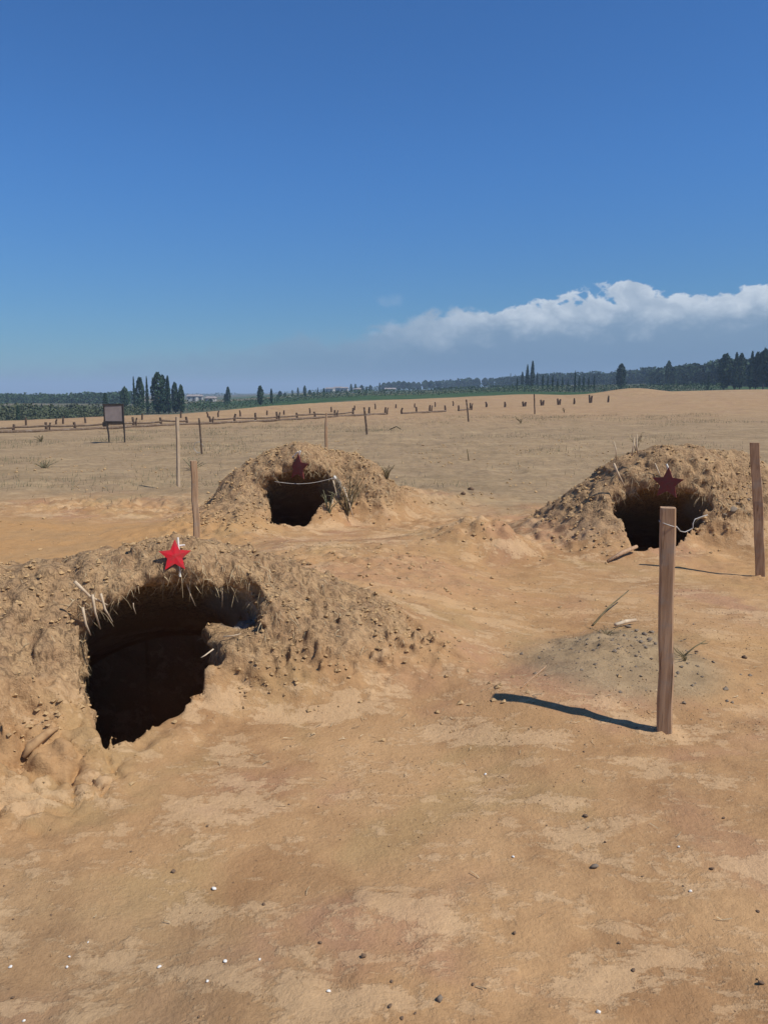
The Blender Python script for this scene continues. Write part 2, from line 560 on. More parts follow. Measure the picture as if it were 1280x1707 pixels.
class MB:
    """collects faces for one mesh"""
    def __init__(self):
        self.v, self.f = [], []

    def poly(self, pts, faces):
        b = len(self.v)
        self.v += [tuple(p) for p in pts]
        self.f += [tuple(b + i for i in f) for f in faces]

    def box(self, lo, hi, jit=0.0):
        x0, y0, z0 = lo
        x1, y1, z1 = hi
        p = [(x0, y0, z0), (x1, y0, z0), (x1, y1, z0), (x0, y1, z0), (x0, y0, z1), (x1, y0, z1), (x1, y1, z1), (x0, y1, z1)]
        p = [(a + random.uniform(-jit, jit), b + random.uniform(-jit, jit), c + random.uniform(-jit, jit)) for a, b, c in p]
        self.poly(p, [(0, 3, 2, 1), (4, 5, 6, 7), (0, 1, 5, 4), (1, 2, 6, 5), (2, 3, 7, 6), (3, 0, 4, 7)])

    def tube(self, pts, rads, n=6):
        pts = [Vector(p) for p in pts]
        rings = []
        up = Vector((0.13, 0.31, 0.94))
        for i, p in enumerate(pts):
            d = (pts[min(i + 1, len(pts) - 1)] - pts[max(i - 1, 0)]).normalized()
            a = d.cross(up)
            if a.length < .05: a = d.cross(Vector((1, 0, 0)))
            a.normalize()
            b = d.cross(a)
            rings.append([p + (a * math.cos(2 * math.pi * k / n) + b * math.sin(2 * math.pi * k / n)) * rads[i] for k in range(n)])
        base = len(self.v)
        for r in rings:
            self.v += [tuple(q) for q in r]
        for i in range(len(rings) - 1):
            for k in range(n):
                self.f.append((base + i * n + k, base + i * n + (k + 1) % n, base + (i + 1) * n + (k + 1) % n, base + (i + 1) * n + k))
        self.f.append(tuple(base + k for k in range(n))[::-1])
        e = base + (len(rings) - 1) * n
        self.f.append(tuple(e + k for k in range(n)))

    def mesh(self, name, smooth=False):
        me = bpy.data.meshes.new(name)
        me.from_pydata(self.v, [], self.f)
        me.update()
        if smooth:
            me.polygons.foreach_set('use_smooth', [True] * len(me.polygons))
        return me

    def build(self, name, mat, parent=None, smooth=False, loc=None, rot=None):
        return link(name, self.mesh(name, smooth), mat, parent, loc, rot)


def set_attr(me, name, arr):
    at = me.color_attributes.new(name, 'FLOAT_COLOR', 'POINT')
    a = np.zeros((len(me.vertices), 4), np.float32)
    a[:, :arr.shape[1]] = arr
    at.data.foreach_set('color', a.ravel())


# ------------------------------------------------------------------ materials
def principled(name, rough=.9, spec=.2):
    m = bpy.data.materials.new(name)
    m.use_nodes = True
    t = NT(m.node_tree)
    out = t.n('ShaderNodeOutputMaterial')
    b = t.n('ShaderNodeBsdfPrincipled')
    b.inputs['Roughness'].default_value = rough
    b.inputs['Specular IOR Level'].default_value = spec
    t.link(b.outputs[0], out.inputs[0])
    return m, t, b


def bump(t, b, h, strength, dist):
    nd = t.n('ShaderNodeBump')
    nd.inputs['Strength'].default_value = strength
    nd.inputs['Distance'].default_value = dist
    t.link(h, nd.inputs['Height'])
    t.link(nd.outputs[0], b.inputs['Normal'])


def mat_soil():
    m, t, b = principled('sandy_soil', .95, .12)
    pos = t.n('ShaderNodeNewGeometry').outputs['Position']
    at = t.n('ShaderNodeAttribute')
    at.attribute_name = 'soil'
    sp = t.n('ShaderNodeSeparateColor')
    t.link(at.outputs['Color'], sp.inputs[0])
    R, G, B = sp.outputs
    n1 = t.noise(pos, .55, 4, .55)
    n2 = t.noise(pos, 1.7, 5, .62, .6)
    n3 = t.noise(pos, 7.0, 6, .65, .4)
    n4 = t.noise(pos, 60.0, 4, .7)
    n5 = t.noise(t.scalevec(t.vmath('ADD', pos, (7.3, 2.1, 0)).outputs[0], (.7, 1.25, 1)), 3.1, 8, .66, .25)
    c = t.mix(t.maprange(n1, .36, .64), (.420, .242, .112), (.498, .297, .142))
    c = t.mix(t.maprange(n2, .46, .66, 0, .8), c, (.330, .178, .080))
    n10 = t.noise(t.vmath('ADD', pos, (3.3, 8.1, 0)).outputs[0], .9, 4, .6, .4)
    c = t.mix(t.maprange(n10, .50, .66, 0, .7), c, (.41, .220, .126))
    c = t.mix(t.maprange(n10, .46, .34, 0, .55), c, (.40, .262, .118))
    # pale crust flakes
    n11 = t.noise(pos, 34.0, 5, .72)
    n12 = t.noise(t.scalevec(t.vmath('ADD', pos, (1.3, 6.1, 0)).outputs[0], (.75, 1.2, 1)), 8.5, 6, .68, .2)
    brk = t.math('ADD', t.math('MULTIPLY', t.math('SUBTRACT', n11, .5), .22), t.math('MULTIPLY', t.math('SUBTRACT', n3, .5), .20))
    fl1 = t.maprange(t.math('ADD', n5, brk), .52, .58)
    fl2 = t.math('MULTIPLY', t.maprange(t.math('ADD', n12, brk), .55, .62), .75)
    fl = t.math('MAXIMUM', fl1, fl2)
    c = t.mix(t.math('MULTIPLY', fl, .55), c, (.62, .415, .230))
    c = t.mix(R, c, t.mix(t.maprange(n2, .3, .7), (.50, .275, .110), (.43, .255, .115)))
    c = t.mix(G, c, t.mix(t.maprange(n3, .35, .65), (.240, .176, .102), (.375, .276, .160)))
    n7 = t.noise(t.scalevec(pos, (1, 1, .45)), 38.0, 5, .7, .8)
    straw = t.mix(t.maprange(n3, .35, .65), (.37, .225, .118), (.55, .355, .185))
    straw = t.mix(t.maprange(n7, .54, .36, 0, .75), straw, (.135, .088, .05))
    straw = t.mix(t.maprange(n7, .60, .70, 0, .7), straw, (.62, .46, .255))
    n8 = t.noise(t.scalevec(pos, (.35, 1.0, 1)), 1.1, 5, .6, .3)
    c = t.mix(t.math('MULTIPLY', G, t.maprange(n8, .50, .64, 0, .55)), c, (.22, .155, .085))
    c = t.mix(t.math('MULTIPLY', G, t.maprange(n8, .44, .34, 0, .5)), c, (.50, .36, .20))
    c = t.mix(B, c, straw)
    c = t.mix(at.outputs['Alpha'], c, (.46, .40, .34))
    c = t.mix(t.maprange(n3, .3, .7, 0, .35), c, t.mix(1.0, c, (.74, .70, .66), 'MULTIPLY'))
    c = t.mix(t.maprange(n4, .30, .70, 0, .30), c, t.mix(1.0, c, (.62, .58, .54), 'MULTIPLY'))
    # dark specks of dung and grit
    vo = t.n('ShaderNodeTexVoronoi')
    vo.inputs['Scale'].default_value = 26.0
    t.link(pos, vo.inputs['Vector'])
    speck = t.math('MULTIPLY', t.maprange(vo.outputs['Distance'], .07, .15, 1, 0), t.maprange(n2, .50, .62))
    c = t.mix(t.math('MULTIPLY', speck, .65), c, (.12, .075, .045))
    t.link(c, b.inputs['Base Color'])
    hh = t.math('ADD', t.math('MULTIPLY', n3, .6), t.math('MULTIPLY', n4, .22))
    hh = t.math('ADD', hh, t.math('MULTIPLY', fl, .10))
    n9 = t.noise(pos, 210.0, 3, .7)
    hh = t.math('ADD', hh, t.math('MULTIPLY', n9, .09))
    c = t.mix(t.maprange(n9, .56, .70, 0, .45), c, t.mix(1.0, c, (.55, .50, .45), 'MULTIPLY'))
    t.link(c, b.inputs['Base Color'])
    n6 = t.noise(pos, 24.0, 4, .7)
    hh = t.math('ADD', hh, t.math('MULTIPLY', n6, t.math('ADD', .22, t.math('MULTIPLY', B, .4))))
    hh = t.math('ADD', hh, t.math('MULTIPLY', n7, t.math('MULTIPLY', B, 1.2)))
    wp = t.n('ShaderNodeVectorMath', operation='ADD')
    t.link(pos, wp.inputs[0])
    nc = t.n('ShaderNodeTexNoise')
    nc.inputs['Scale'].default_value = 9.0
    t.link(pos, nc.inputs['Vector'])
    t.link(t.scalevec(nc.outputs['Color'], (.09, .09, .09)), wp.inputs[1])
    ve = t.n('ShaderNodeTexVoronoi', feature='DISTANCE_TO_EDGE')
    ve.inputs['Scale'].default_value = 13.0
    t.link(wp.outputs[0], ve.inputs['Vector'])
    ck = t.math('MULTIPLY', t.maprange(ve.outputs['Distance'], .0, .035, 1, 0), t.maprange(n10, .54, .66, 0, .6))
    ck = t.math('MULTIPLY', ck, t.maprange(n3, .45, .55))
    c = t.mix(t.math('MULTIPLY', ck, .22), c, t.mix(1.0, c, (.55, .5, .45), 'MULTIPLY'))
    t.link(c, b.inputs['Base Color'])
    hh = t.math('SUBTRACT', hh, t.math('MULTIPLY', ck, .14))
    bump(t, b, hh, .75, .03)
    return m


def mat_farm():
    m, t, b = principled('farmland', .95, .1)
    pos = t.n('ShaderNodeNewGeometry').outputs['Position']
    st = t.scalevec(pos, (1.0, 2.4, 1.0))
    n1 = t.noise(st, .010, 4, .6)
    n2 = t.noise(st, .05, 5, .6)
    n3 = t.noise(pos, .6, 4, .6)
    at = t.n('ShaderNodeAttribute')
    at.attribute_name = 'soil'
    sp = t.n('ShaderNodeSeparateColor')
    t.link(at.outputs['Color'], sp.inputs[0])
    c = t.mix(t.maprange(n1, .40, .60), (.085, .090, .050), (.125, .112, .070))
    c = t.mix(t.maprange(n2, .52, .68, 0, .7), c, (.20, .165, .11))
    c = t.mix(sp.outputs[1], c, t.mix(t.maprange(n2, .35, .6), (.035, .075, .022), (.060, .098, .034)))
    c = t.mix(sp.outputs[0], c, (.40, .27, .15))
    c = t.mix(t.maprange(n3, .3, .7, 0, .5), c, t.mix(1.0, c, (.6, .6, .55), 'MULTIPLY'))
    t.link(c, b.inputs['Base Color'])
    return m


def mat_wood(name, c0, c1, scale=(60, 60, 4), rough=.85):
    m, t, b = principled(name, rough, .2)
    tc = t.n('ShaderNodeTexCoord').outputs['Object']
    n1 = t.noise(t.scalevec(tc, scale), 1.0, 5, .6, .4)
    n2 = t.noise(tc, 3.0, 3, .6)
    c = t.mix(t.maprange(n1, .3, .7), c0, c1)
    c = t.mix(t.maprange(n2, .4, .7, 0, .5), c, t.mix(1.0, c, (.65, .6, .55), 'MULTIPLY'))
    n3 = t.noise(t.scalevec(tc, (scale[0] * 1.6, scale[1] * 1.6, scale[2] * .45)), 1.0, 3, .5, .2)
    crack = t.maprange(n3, .62, .66)
    c = t.mix(t.math('MULTIPLY', crack, .7), c, t.mix(1.0, c, (.3, .26, .22), 'MULTIPLY'))
    n4 = t.noise(tc, 9.0, 4, .6)
    c = t.mix(t.maprange(n4, .5, .68, 0, .5), c, (.30, .25, .20))
    t.link(c, b.inputs['Base Color'])
    bump(t, b, t.math('SUBTRACT', n1, crack), .5, .003)
    return m


def mat_plain(name, c0, c1, scale=8.0, rough=.85, spec=.2, bmp=.2):
    m, t, b = principled(name, rough, spec)
    tc = t.n('ShaderNodeTexCoord').outputs['Object']
    n1 = t.noise(tc, scale, 4, .6)
    t.link(t.mix(t.maprange(n1, .3, .7), c0, c1), b.inputs['Base Color'])
    if bmp:
        bump(t, b, n1, bmp, .01)
    return m


def mat_leaf(name, c0, c1):
    m, t, b = principled(name, .75, .15)
    pos = t.n('ShaderNodeNewGeometry').outputs['Position']
    n1 = t.noise(pos, .35, 3, .6)
    n2 = t.noise(pos, 3.0, 2, .6)
    c = t.mix(t.maprange(n1, .35, .65), c0, c1)
    c = t.mix(t.maprange(n2, .3, .7, 0, .5), c, t.mix(1.0, c, (.55, .6, .5), 'MULTIPLY'))
    t.link(c, b.inputs['Base Color'])
    return m


M = dict(
    soil=mat_soil(), farm=mat_farm(),
    stake=mat_wood('weathered_lath', (.34, .200, .110), (.50, .320, .190)),
    stake_pale=mat_wood('bleached_lath', (.42, .31, .20), (.56, .42, .28)),
    stake_dark=mat_wood('dark_stake_wood', (.055, .036, .026), (.12, .075, .05)),
    log=mat_wood('grey_log_wood', (.11, .072, .045), (.20, .135, .088)),
    red=mat_plain('red_star_paint', (.66, .006, .018), (.42, .035, .03), 34, .45, .4, .05),
    red_shaded=mat_plain('shaded_dusty_red_star_paint', (.20, .034, .026), (.15, .05, .034), 30, .6, .3, .05),  # rear stars: shade under the brow put into a darker, dustier red
    whitestick=mat_plain('white_stick_paint', (.78, .74, .66), (.66, .60, .50), 20, .7),
    straw=mat_plain('dry_straw', (.60, .46, .27), (.15, .10, .055), 16, .8, .2, 0),
    root=mat_plain('pale_root_wood', (.60, .47, .32), (.42, .30, .19), 14, .8),
    wire=mat_plain('pale_wire', (.46, .42, .37), (.32, .28, .24), 20, .5, .5, 0),
    stone=mat_plain('grey_pebble', (.15, .115, .085), (.26, .195, .135), 30, .9),
    darkclod=mat_plain('dark_clod', (.12, .078, .05), (.20, .125, .075), 30, .95),
    whitestone=mat_plain('white_pebble', (.80, .76, .68), (.66, .60, .52), 30, .8),
    panel=mat_plain('board_panel_grey', (.27, .215, .19), (.33, .265, .235), 5, .7),
    boardframe=mat_plain('board_frame_dark', (.035, .028, .025), (.06, .048, .04), 9, .7),
    leaf_dark=mat_leaf('cypress_leaf', (.022, .048, .028), (.046, .080, .042)),
    leaf_mid=mat_leaf('poplar_leaf', (.032, .064, .032), (.065, .105, .050)),
    leaf_scrub=mat_leaf('scrub_leaf', (.055, .075, .035), (.11, .115, .06)),
    bark=mat_plain('bark', (.06, .045, .035), (.11, .085, .06), 3, .9),
    housewall=mat_plain('white_render_wall', (.48, .46, .42), (.38, .36, .33), .6, .9),
    houseroof=mat_plain('grey_tile_roof', (.24, .20, .18), (.33, .28, .25), 1.5, .9),
    glass=mat_plain('window_glass', (.03, .04, .05), (.05, .06, .07), 2, .2, .5, 0),
    mud=mat_plain('dried_mud', (.40, .24, .115), (.30, .17, .08), 30, .95),
    sandgrit=mat_plain('sand_coloured_grit', (.46, .29, .14), (.24, .14, .07), 6, .95, .1, 0),
    mudcrumb=mat_plain('earth_crumb', (.48, .31, .15), (.33, .21, .105), 9, .95, .1, 0),
    weed=mat_plain('dry_weed', (.20, .155, .075), (.11, .085, .045), 9, .85),
    greenweed=mat_plain('grey_green_weed', (.13, .13, .07), (.20, .18, .10), 9, .85),
)


# ------------------------------------------------------------------ ground sheet
def grow(step, g, total):
    r, s, d = [], step, 0
    while d < total:
        s *= g
        d += s
        r.append(d)
    return np.array(r)


def soil_tint(x, y):
    R = np.zeros(x.shape)
    G = np.zeros(x.shape)
    B = np.zeros(x.shape)
    wob = .35 * fbm2(x / .8, y / .8, 3, 61)
    # smooth orange sand left of the mounds, and paths between them
    d = np.hypot((x + 4.3) / 3.3, (y - 7.9) / 1.75) + wob * .35
    R = np.maximum(R, 1 - sstep(d, .75, 1.05))
    d = np.hypot((x - 3.9) / 1.5, (y - 6.6) / 1.0) + wob * .3
    R = np.maximum(R, .55 * (1 - sstep(d, .7, 1.1)))
    d = np.hypot((x - 2.6) / 1.3, (y - 4.2) / .9) + wob * .4
    R = np.maximum(R, .45 * (1 - sstep(d, .6, 1.1)))
    d = np.hypot((x - .7) / 1.5, (y - 6.0) / 1.2) + wob * .4
    R = np.maximum(R, .35 * (1 - sstep(d, .6, 1.1)))
    # grey-olive trampled flat beyond the mounds
    G = sstep(y + wob * 2.2, 9.8, 12.5) * .80 * (1 - .50 * sstep(y, 26, 46))
    d = np.hypot((x - 1.35) / .62, (y - 4.25) / .62) + wob * .55
    G = np.maximum(G, .75 * (1 - sstep(d, .6, 1.05)))
    d = np.hypot((x + 1.6) / 1.6, (y - 1.9) / .7) + wob
    G = np.maximum(G, .28 * (1 - sstep(d, .5, 1.1)))
    return np.stack([R, G, B], -1)


def build_ground():
    gx = grow(.025, 1.05, 4200)
    xs = np.concatenate([(-4.2 - gx)[::-1], np.arange(-4.2, 5.4, .025), 5.4 + np.concatenate([[0], gx])])
    gy = grow(.025, 1.03, 4200)
    gb = grow(.03, 1.12, 90)
    ys = np.concatenate([(1.0 - gb)[::-1], np.arange(1.0, 10.5, .025), 10.5 + np.concatenate([[0], gy])])
    X, Y = np.meshgrid(xs, ys)
    xf, yf = X.ravel(), Y.ravel()
    Z = height(xf, yf)
    rr = relief(xf, yf) * (1 - sstep(yf, 60, 100))
    sdm = np.full(xf.shape, 1e3)
    for D in DUGS:
        b = (xf > D.lo[0] - .3) & (xf < D.hi[0] + .3) & (yf > D.lo[1] - .3) & (yf < D.hi[1] + .3)
        sdm[b] = np.minimum(sdm[b], poly_sd(D.poly, xf[b], yf[b]))
    Z = Z + rr
    ny, nx = X.shape
    idx = np.arange(ny * nx).reshape(ny, nx)
    q = np.stack([idx[:-1, :-1], idx[:-1, 1:], idx[1:, 1:], idx[1:, :-1]], -1).reshape(-1, 4)
    hole = (sdm < -.015)
    keep = ~hole[q].all(1)
    q = q[keep]
    far = (yf - edge_y(xf, yf) > 2.0) & (yf > 30)
    fq = far[q].all(1)
    V = np.stack([xf, yf, Z], -1)

    def sub(faces, name, mat):
        used = np.zeros(len(V), bool)
        used[faces.ravel()] = True
        remap = np.cumsum(used) - 1
        me = mesh_np(name, V[used], remap[faces])
        return me, used

    me, used = sub(q[~fq], 'ground', None)
    set_attr(me, 'soil', soil_tint(xf[used], yf[used]).astype(np.float32))
    g = link('ground', me, M['soil'])
    tag(g, 'trodden sandy orange ground with pale crust flakes', kind='structure')
    me, used = sub(q[fq], 'farmland', None)
    x, y = xf[used], yf[used]
    u = bearing(x, y)
    green = sstep(vnoise2(x / 50, y / 30, 12), -.3, .2) * sstep(u, 250, 420) * (1 - sstep(y, 400, 700))
    green = np.maximum(green, .8 * (1 - sstep(np.abs(u - 780) / 140, .6, 1.1)) * sstep(y, 90, 130) * (1 - sstep(y, 220, 420)))
    sandy = 1 - sstep(y - edge_y(x, y), 4, 9)
    sandy = np.maximum(sandy, .5 * sstep(fbm2(x / 90, y / 50, 3, 19), .35, .6) * sstep(y, 150, 250))
    set_attr(me, 'soil', np.stack([sandy, green, green * 0], -1).astype(np.float32))
    f = link('farmland', me, M['farm'])
    tag(f, 'grey green scrub and farmland beyond the sand', kind='structure')


build_ground()


# ------------------------------------------------------------------ dugouts by surface nets
def surface_nets(f, lo, h):
    s = f < 0
    nx, ny, nz = f.shape
    cnt = np.zeros((nx - 1, ny - 1, nz - 1), np.int8)
    for i in (0, 1):
        for j in (0, 1):
            for k in (0, 1):
                cnt += s[i:nx - 1 + i, j:ny - 1 + j, k:nz - 1 + k]
    act = (cnt > 0) & (cnt < 8)
    ci = np.argwhere(act)
    vid = np.full(act.shape, -1, np.int64)
    vid[act] = np.arange(len(ci))
    acc = np.zeros((len(ci), 3))
    num = np.zeros(len(ci))
    corners = [(i, j, k) for i in (0, 1) for j in (0, 1) for k in (0, 1)]
    for a in corners:
        for ax in range(3):
            if a[ax]: continue
            bb = list(a)
            bb[ax] = 1
            fa = f[ci[:, 0] + a[0], ci[:, 1] + a[1], ci[:, 2] + a[2]]
            fb = f[ci[:, 0] + bb[0], ci[:, 1] + bb[1], ci[:, 2] + bb[2]]
            cr = (fa < 0) != (fb < 0)
            t = np.where(cr, fa / np.where(cr, fa - fb, 1), 0)
            p = np.tile(np.array(a, float), (len(ci), 1))
            p[:, ax] = t
            acc += p * cr[:, None]
            num += cr
    V = (ci + acc / num[:, None]) * h + np.array(lo)
    quads = []
    for ax in range(3):
        o = [0, 1, 2]
        o.remove(ax)
        b, c = o
        n = f.shape
        sl0 = [slice(None)] * 3
        sl1 = [slice(None)] * 3
        sl0[ax] = slice(0, n[ax] - 1)
        sl1[ax] = slice(1, n[ax])
        for q in (b, c):
            sl0[q] = slice(1, n[q] - 1)
            sl1[q] = slice(1, n[q] - 1)
        A, Bv = s[tuple(sl0)], s[tuple(sl1)]
        e = np.argwhere(A != Bv)
        if not len(e): continue
        sg = A[e[:, 0], e[:, 1], e[:, 2]]
        base = e.copy()
        base[:, b] += 1
        base[:, c] += 1

        def cell(db, dc):
            r = base.copy()
            r[:, b] += db
            r[:, c] += dc
            return vid[r[:, 0], r[:, 1], r[:, 2]]
        q4 = np.stack([cell(-1, -1), cell(0, -1), cell(0, 0), cell(-1, 0)], -1)
        flip = sg if ax != 1 else ~sg
        q4 = np.where(flip[:, None], q4, q4[:, ::-1])
        quads.append(q4)
    return V, np.vstack(quads)


def build_dug(D, name, label):
    h = D.vox
    n = [int(math.ceil((D.hi[i] - D.lo[i]) / h)) + 1 for i in range(3)]
    xs, ys, zs = [D.lo[i] + h * np.arange(n[i]) for i in range(3)]
    X2, Y2 = np.meshgrid(xs, ys, indexing='ij')
    sd2 = poly_sd(D.poly, X2.ravel(), Y2.ravel()).reshape(X2.shape)
    H2 = H(X2.ravel(), Y2.ravel()).reshape(X2.shape)
    Hs = height(X2.ravel(), Y2.ravel()).reshape(X2.shape)
    # outside its outline the earth dips under the ground sheet
    H2 = H2 - .05 * sstep(sd2, 0.0, .05)
    gxx, gyy = np.gradient(Hs, h)
    slope = 1 / np.sqrt(1 + gxx ** 2 + gyy ** 2)
    X, Y, Z = np.meshgrid(xs.astype(np.float32), ys.astype(np.float32), zs.astype(np.float32), indexing='ij')
    f = (Z - H2[:, :, None].astype(np.float32)) * slope[:, :, None].astype(np.float32)
    c = D.cut(X, Y, Z)
    cutm = np.where(sd2[:, :, None] < -.02, c, 1.0)
    f0 = np.maximum(f, -cutm)
    # broken earth: clods and fibrous lumps where the mound has been thrown up
    band = np.abs(f0) < .10
    x, y, z = X[band], Y[band], Z[band]
    hm = h_mound(x, y)
    sdb = np.broadcast_to(sd2[:, :, None], X.shape)[band]
    inside = sstep(-sdb, .03, .22)
    amp = inside * (.35 + .65 * sstep(hm, .02, .14))
    wx = x + .03 * vnoise3(x * 9, y * 9, z * 9, D.seed)
    wz = z + .03 * vnoise3(x * 9, y * 9, z * 9, D.seed + 1)
    d = .030 * vnoise3(wx * 5, y * 5, wz * 5, D.seed + 2) + .020 * vnoise3(wx * 12, y * 12, wz * 12, D.seed + 3) + .010 * vnoise3(wx * 26, y * 26, wz * 26, D.seed + 4)
    cl = worley3(wx * 8, y * 8, wz * 7, D.seed + 5)
    cl2 = worley3(wx * 19, y * 19, wz * 15, D.seed + 9)
    d = d - .050 * (1 - np.minimum(cl, 1)) - .030 * (1 - np.minimum(cl2, 1)) + .036
    s, t = D.st(x, y)
    # fibres hang down the front: vertical ribs on the steep right-hand face
    ribs = sstep(s, .25, .6) * (1 - sstep(t, .25, .7)) * sstep(z, .05, .2)
    d = d + ribs * .030 * vnoise3(x * 34, y * 34, z * 5, D.seed + 7)
    deep = sstep(t, .12, .35) * (c[band] < .15) * (z < D.zc + .02)
    amp = amp * (1 - .75 * deep)
    f0[band] = f0[band] + d * amp
    V, F = surface_nets(f0, D.lo, h)
    sdv = poly_sd(D.poly, V[:, 0], V[:, 1])
    okv = sdv < .04
    # drop bottom-face pieces and everything well outside
    good = okv[F].all(1)
    F = F[good]
    used = np.zeros(len(V), bool)
    used[F.ravel()] = True
    F = (np.cumsum(used) - 1)[F]
    V = V[used]
    tint = soil_tint(V[:, 0], V[:, 1])
    hv = h_mound(V[:, 0], V[:, 1])
    s, t = D.st(V[:, 0], V[:, 1])
    front = sstep(hv, .06, .34) * (1 - sstep(t, .5, 1.1)) * sstep(-sdv if False else -poly_sd(D.poly, V[:, 0], V[:, 1]), .05, .25)
    tint[:, 2] = np.clip(front * 1.0, 0, 1)
    tint[:, 0] *= (1 - tint[:, 2])
    if D.seed == 25:
        tint[:, 1] = np.maximum(tint[:, 1], .6 * sstep(hv, .5, .8))
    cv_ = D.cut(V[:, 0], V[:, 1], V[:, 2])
    pl = sstep(s, .22 * D.w / .45, .34 * D.w / .45) * (np.abs(cv_) < .05) * sstep(t, .0, .05) * (1 - sstep(t, .55, .8)) * (1 - sstep(V[:, 2], D.zc - .10, D.zc - .02))  # grey plaster on the right reveal, colour lightened to look lit by bounce
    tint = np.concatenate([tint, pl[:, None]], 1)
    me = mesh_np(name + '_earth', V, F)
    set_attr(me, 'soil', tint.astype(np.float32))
    root = thing(name, label, 'dugout', (D.O[0], D.O[1], 0))
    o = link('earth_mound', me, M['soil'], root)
    o.location = (-D.O[0], -D.O[1], 0)
    return root, V, F


def strands(name, root, V, F, D, count, weight, seed, L=(.05, .13), width=.0028, mat='straw'):
    """dry straw and root fibres sticking out of the mud, drooping downhill"""
    r = np.random.default_rng(seed)
    tri = V[F]
    ctr = tri.mean(1)
    nrm = np.cross(tri[:, 2] - tri[:, 0], tri[:, 3] - tri[:, 1])
    ar = np.linalg.norm(nrm, axis=1) + 1e-9
    nrm = nrm / ar[:, None]
    wgt = weight(ctr, nrm, D) * ar
    wgt = wgt / wgt.sum()
    pick = r.choice(len(F), count, p=wgt)
    P = ctr[pick] + r.normal(0, .008, (count, 3))
    N = nrm[pick]
    down = np.array([0, 0, -1.0]) - N * (-N[:, 2:3])
    down /= np.linalg.norm(down, axis=1)[:, None] + 1e-6
    side = np.cross(N, down)
    dirv = down * r.uniform(.2, 1.1, (count, 1)) + side * r.normal(0, .9, (count, 1)) + N * r.uniform(-.1, .35, (count, 1))
    dirv /= np.linalg.norm(dirv, axis=1)[:, None]
    Ls = r.uniform(L[0], L[1], (count, 1))
    P0 = P - N * .01
    P1 = P0 + dirv * Ls * .5
    d2 = dirv + np.array([0, 0, -.7])
    d2 /= np.linalg.norm(d2, axis=1)[:, None]
    P2 = P1 + d2 * Ls * .5
    W = np.cross(dirv, N + r.normal(0, .5, (count, 3)))
    W /= np.linalg.norm(W, axis=1)[:, None] + 1e-6
    W *= r.uniform(.6, 1.3, (count, 1)) * width * .5
    VV = np.stack([P0 - W, P0 + W, P1 - W * .9, P1 + W * .9, P2 - W * .3, P2 + W * .3], 1).reshape(-1, 3)
    b = np.arange(count)[:, None] * 6
    FF = np.concatenate([b + np.array([[0, 1, 3, 2]]), b + np.array([[2, 3, 5, 4]])], 0)
    me = mesh_np(name, VV, FF, False)
    o = link(name, me, M[mat], root)
    o.location = (-D.O[0], -D.O[1], 0)
    o['kind'] = 'stuff'
    return o


def w_face(ctr, nrm, D):
    s, t = D.st(ctr[:, 0], ctr[:, 1])
    hm = h_mound(ctr[:, 0], ctr[:, 1])
    w = sstep(hm, .10, .4) * (1 - sstep(np.abs(t), .35, .9)) * (ctr[:, 2] > .03)
    w = w * np.where(s > .3, 2.2, np.where(s > -.55, 1.4, .25)) * (1 - sstep(s, 1.0, 1.9))
    w = w * np.where(nrm[:, 2] < -.3, .5, 1)
    return w + 1e-9


def crumbs(name, root, V, F, D, count, weight, seed, size, mat):
    """loose crumbs of earth caught on the mound"""
    r = np.random.default_rng(seed)
    tri = V[F]
    ctr = tri.mean(1)
    nrm = np.cross(tri[:, 2] - tri[:, 0], tri[:, 3] - tri[:, 1])
    ar = np.linalg.norm(nrm, axis=1) + 1e-9
    nrm = nrm / ar[:, None]
    w = weight(ctr, nrm, D) * ar * np.clip(nrm[:, 2] + .35, .02, 1)
    pick = r.choice(len(F), count, p=w / w.sum())
    oct_ = np.array([(1, 0, 0), (-.6, .8, 0), (-.5, -.9, 0), (.2, .1, .8), (.1, -.1, -.6), (.5, .8, .35), (.4, -.8, .3)])
    fc = np.array([(0, 5, 3), (5, 1, 3), (1, 2, 3), (2, 6, 3), (6, 0, 3), (5, 0, 4), (1, 5, 4), (2, 1, 4), (6, 2, 4), (0, 6, 4)])
    s = size[0] + (size[1] - size[0]) * r.uniform(0, 1, count) ** 3
    a = r.uniform(0, 6.28, count)
    P = oct_[None] * s[:, None, None] * r.uniform(.65, 1.35, (count, 7, 3))
    ca, sa = np.cos(a)[:, None], np.sin(a)[:, None]
    Q = np.stack([P[:, :, 0] * ca - P[:, :, 1] * sa, P[:, :, 0] * sa + P[:, :, 1] * ca, P[:, :, 2]], -1)
    Q += (ctr[pick] + nrm[pick] * s[:, None] * .25)[:, None, :]
    FF = (fc[None] + (np.arange(count) * 7)[:, None, None]).reshape(-1, 3)
    o = link(name, mesh_np(name, Q.reshape(-1, 3), FF, False), M[mat], root)
    o.location = (-D.O[0], -D.O[1], 0)
    o['kind'] = 'stuff'


def w_crumb(ctr, nrm, D):
    s, t = D.st(ctr[:, 0], ctr[:, 1])
    hm = h_mound(ctr[:, 0], ctr[:, 1])
    n = fbm2(ctr[:, 0] / .3, ctr[:, 1] / .3, 2, 55)
    return (sstep(hm, .01, .12) * (1 - sstep(t, .6, 1.2)) * (ctr[:, 2] > -.02) + .15 * (ctr[:, 2] > -.03)) * (.15 + sstep(n, -.3, .6)) * (1 - .9 * (t < -.1) * (np.abs(s) < .1)) + 1e-9


def w_rim(ctr, nrm, D):
    s, t = D.st(ctr[:, 0], ctr[:, 1])
    c = np.abs(D.cut(ctr[:, 0], ctr[:, 1], ctr[:, 2]))
    return (c < .10) * (np.abs(t) < .30) * sstep(ctr[:, 2], D.zc - .30, D.zc - .05) * np.where(s > .0, 2.0, 1.0) * np.where(nrm[:, 2] < .6, 1, .3) + 1e-9


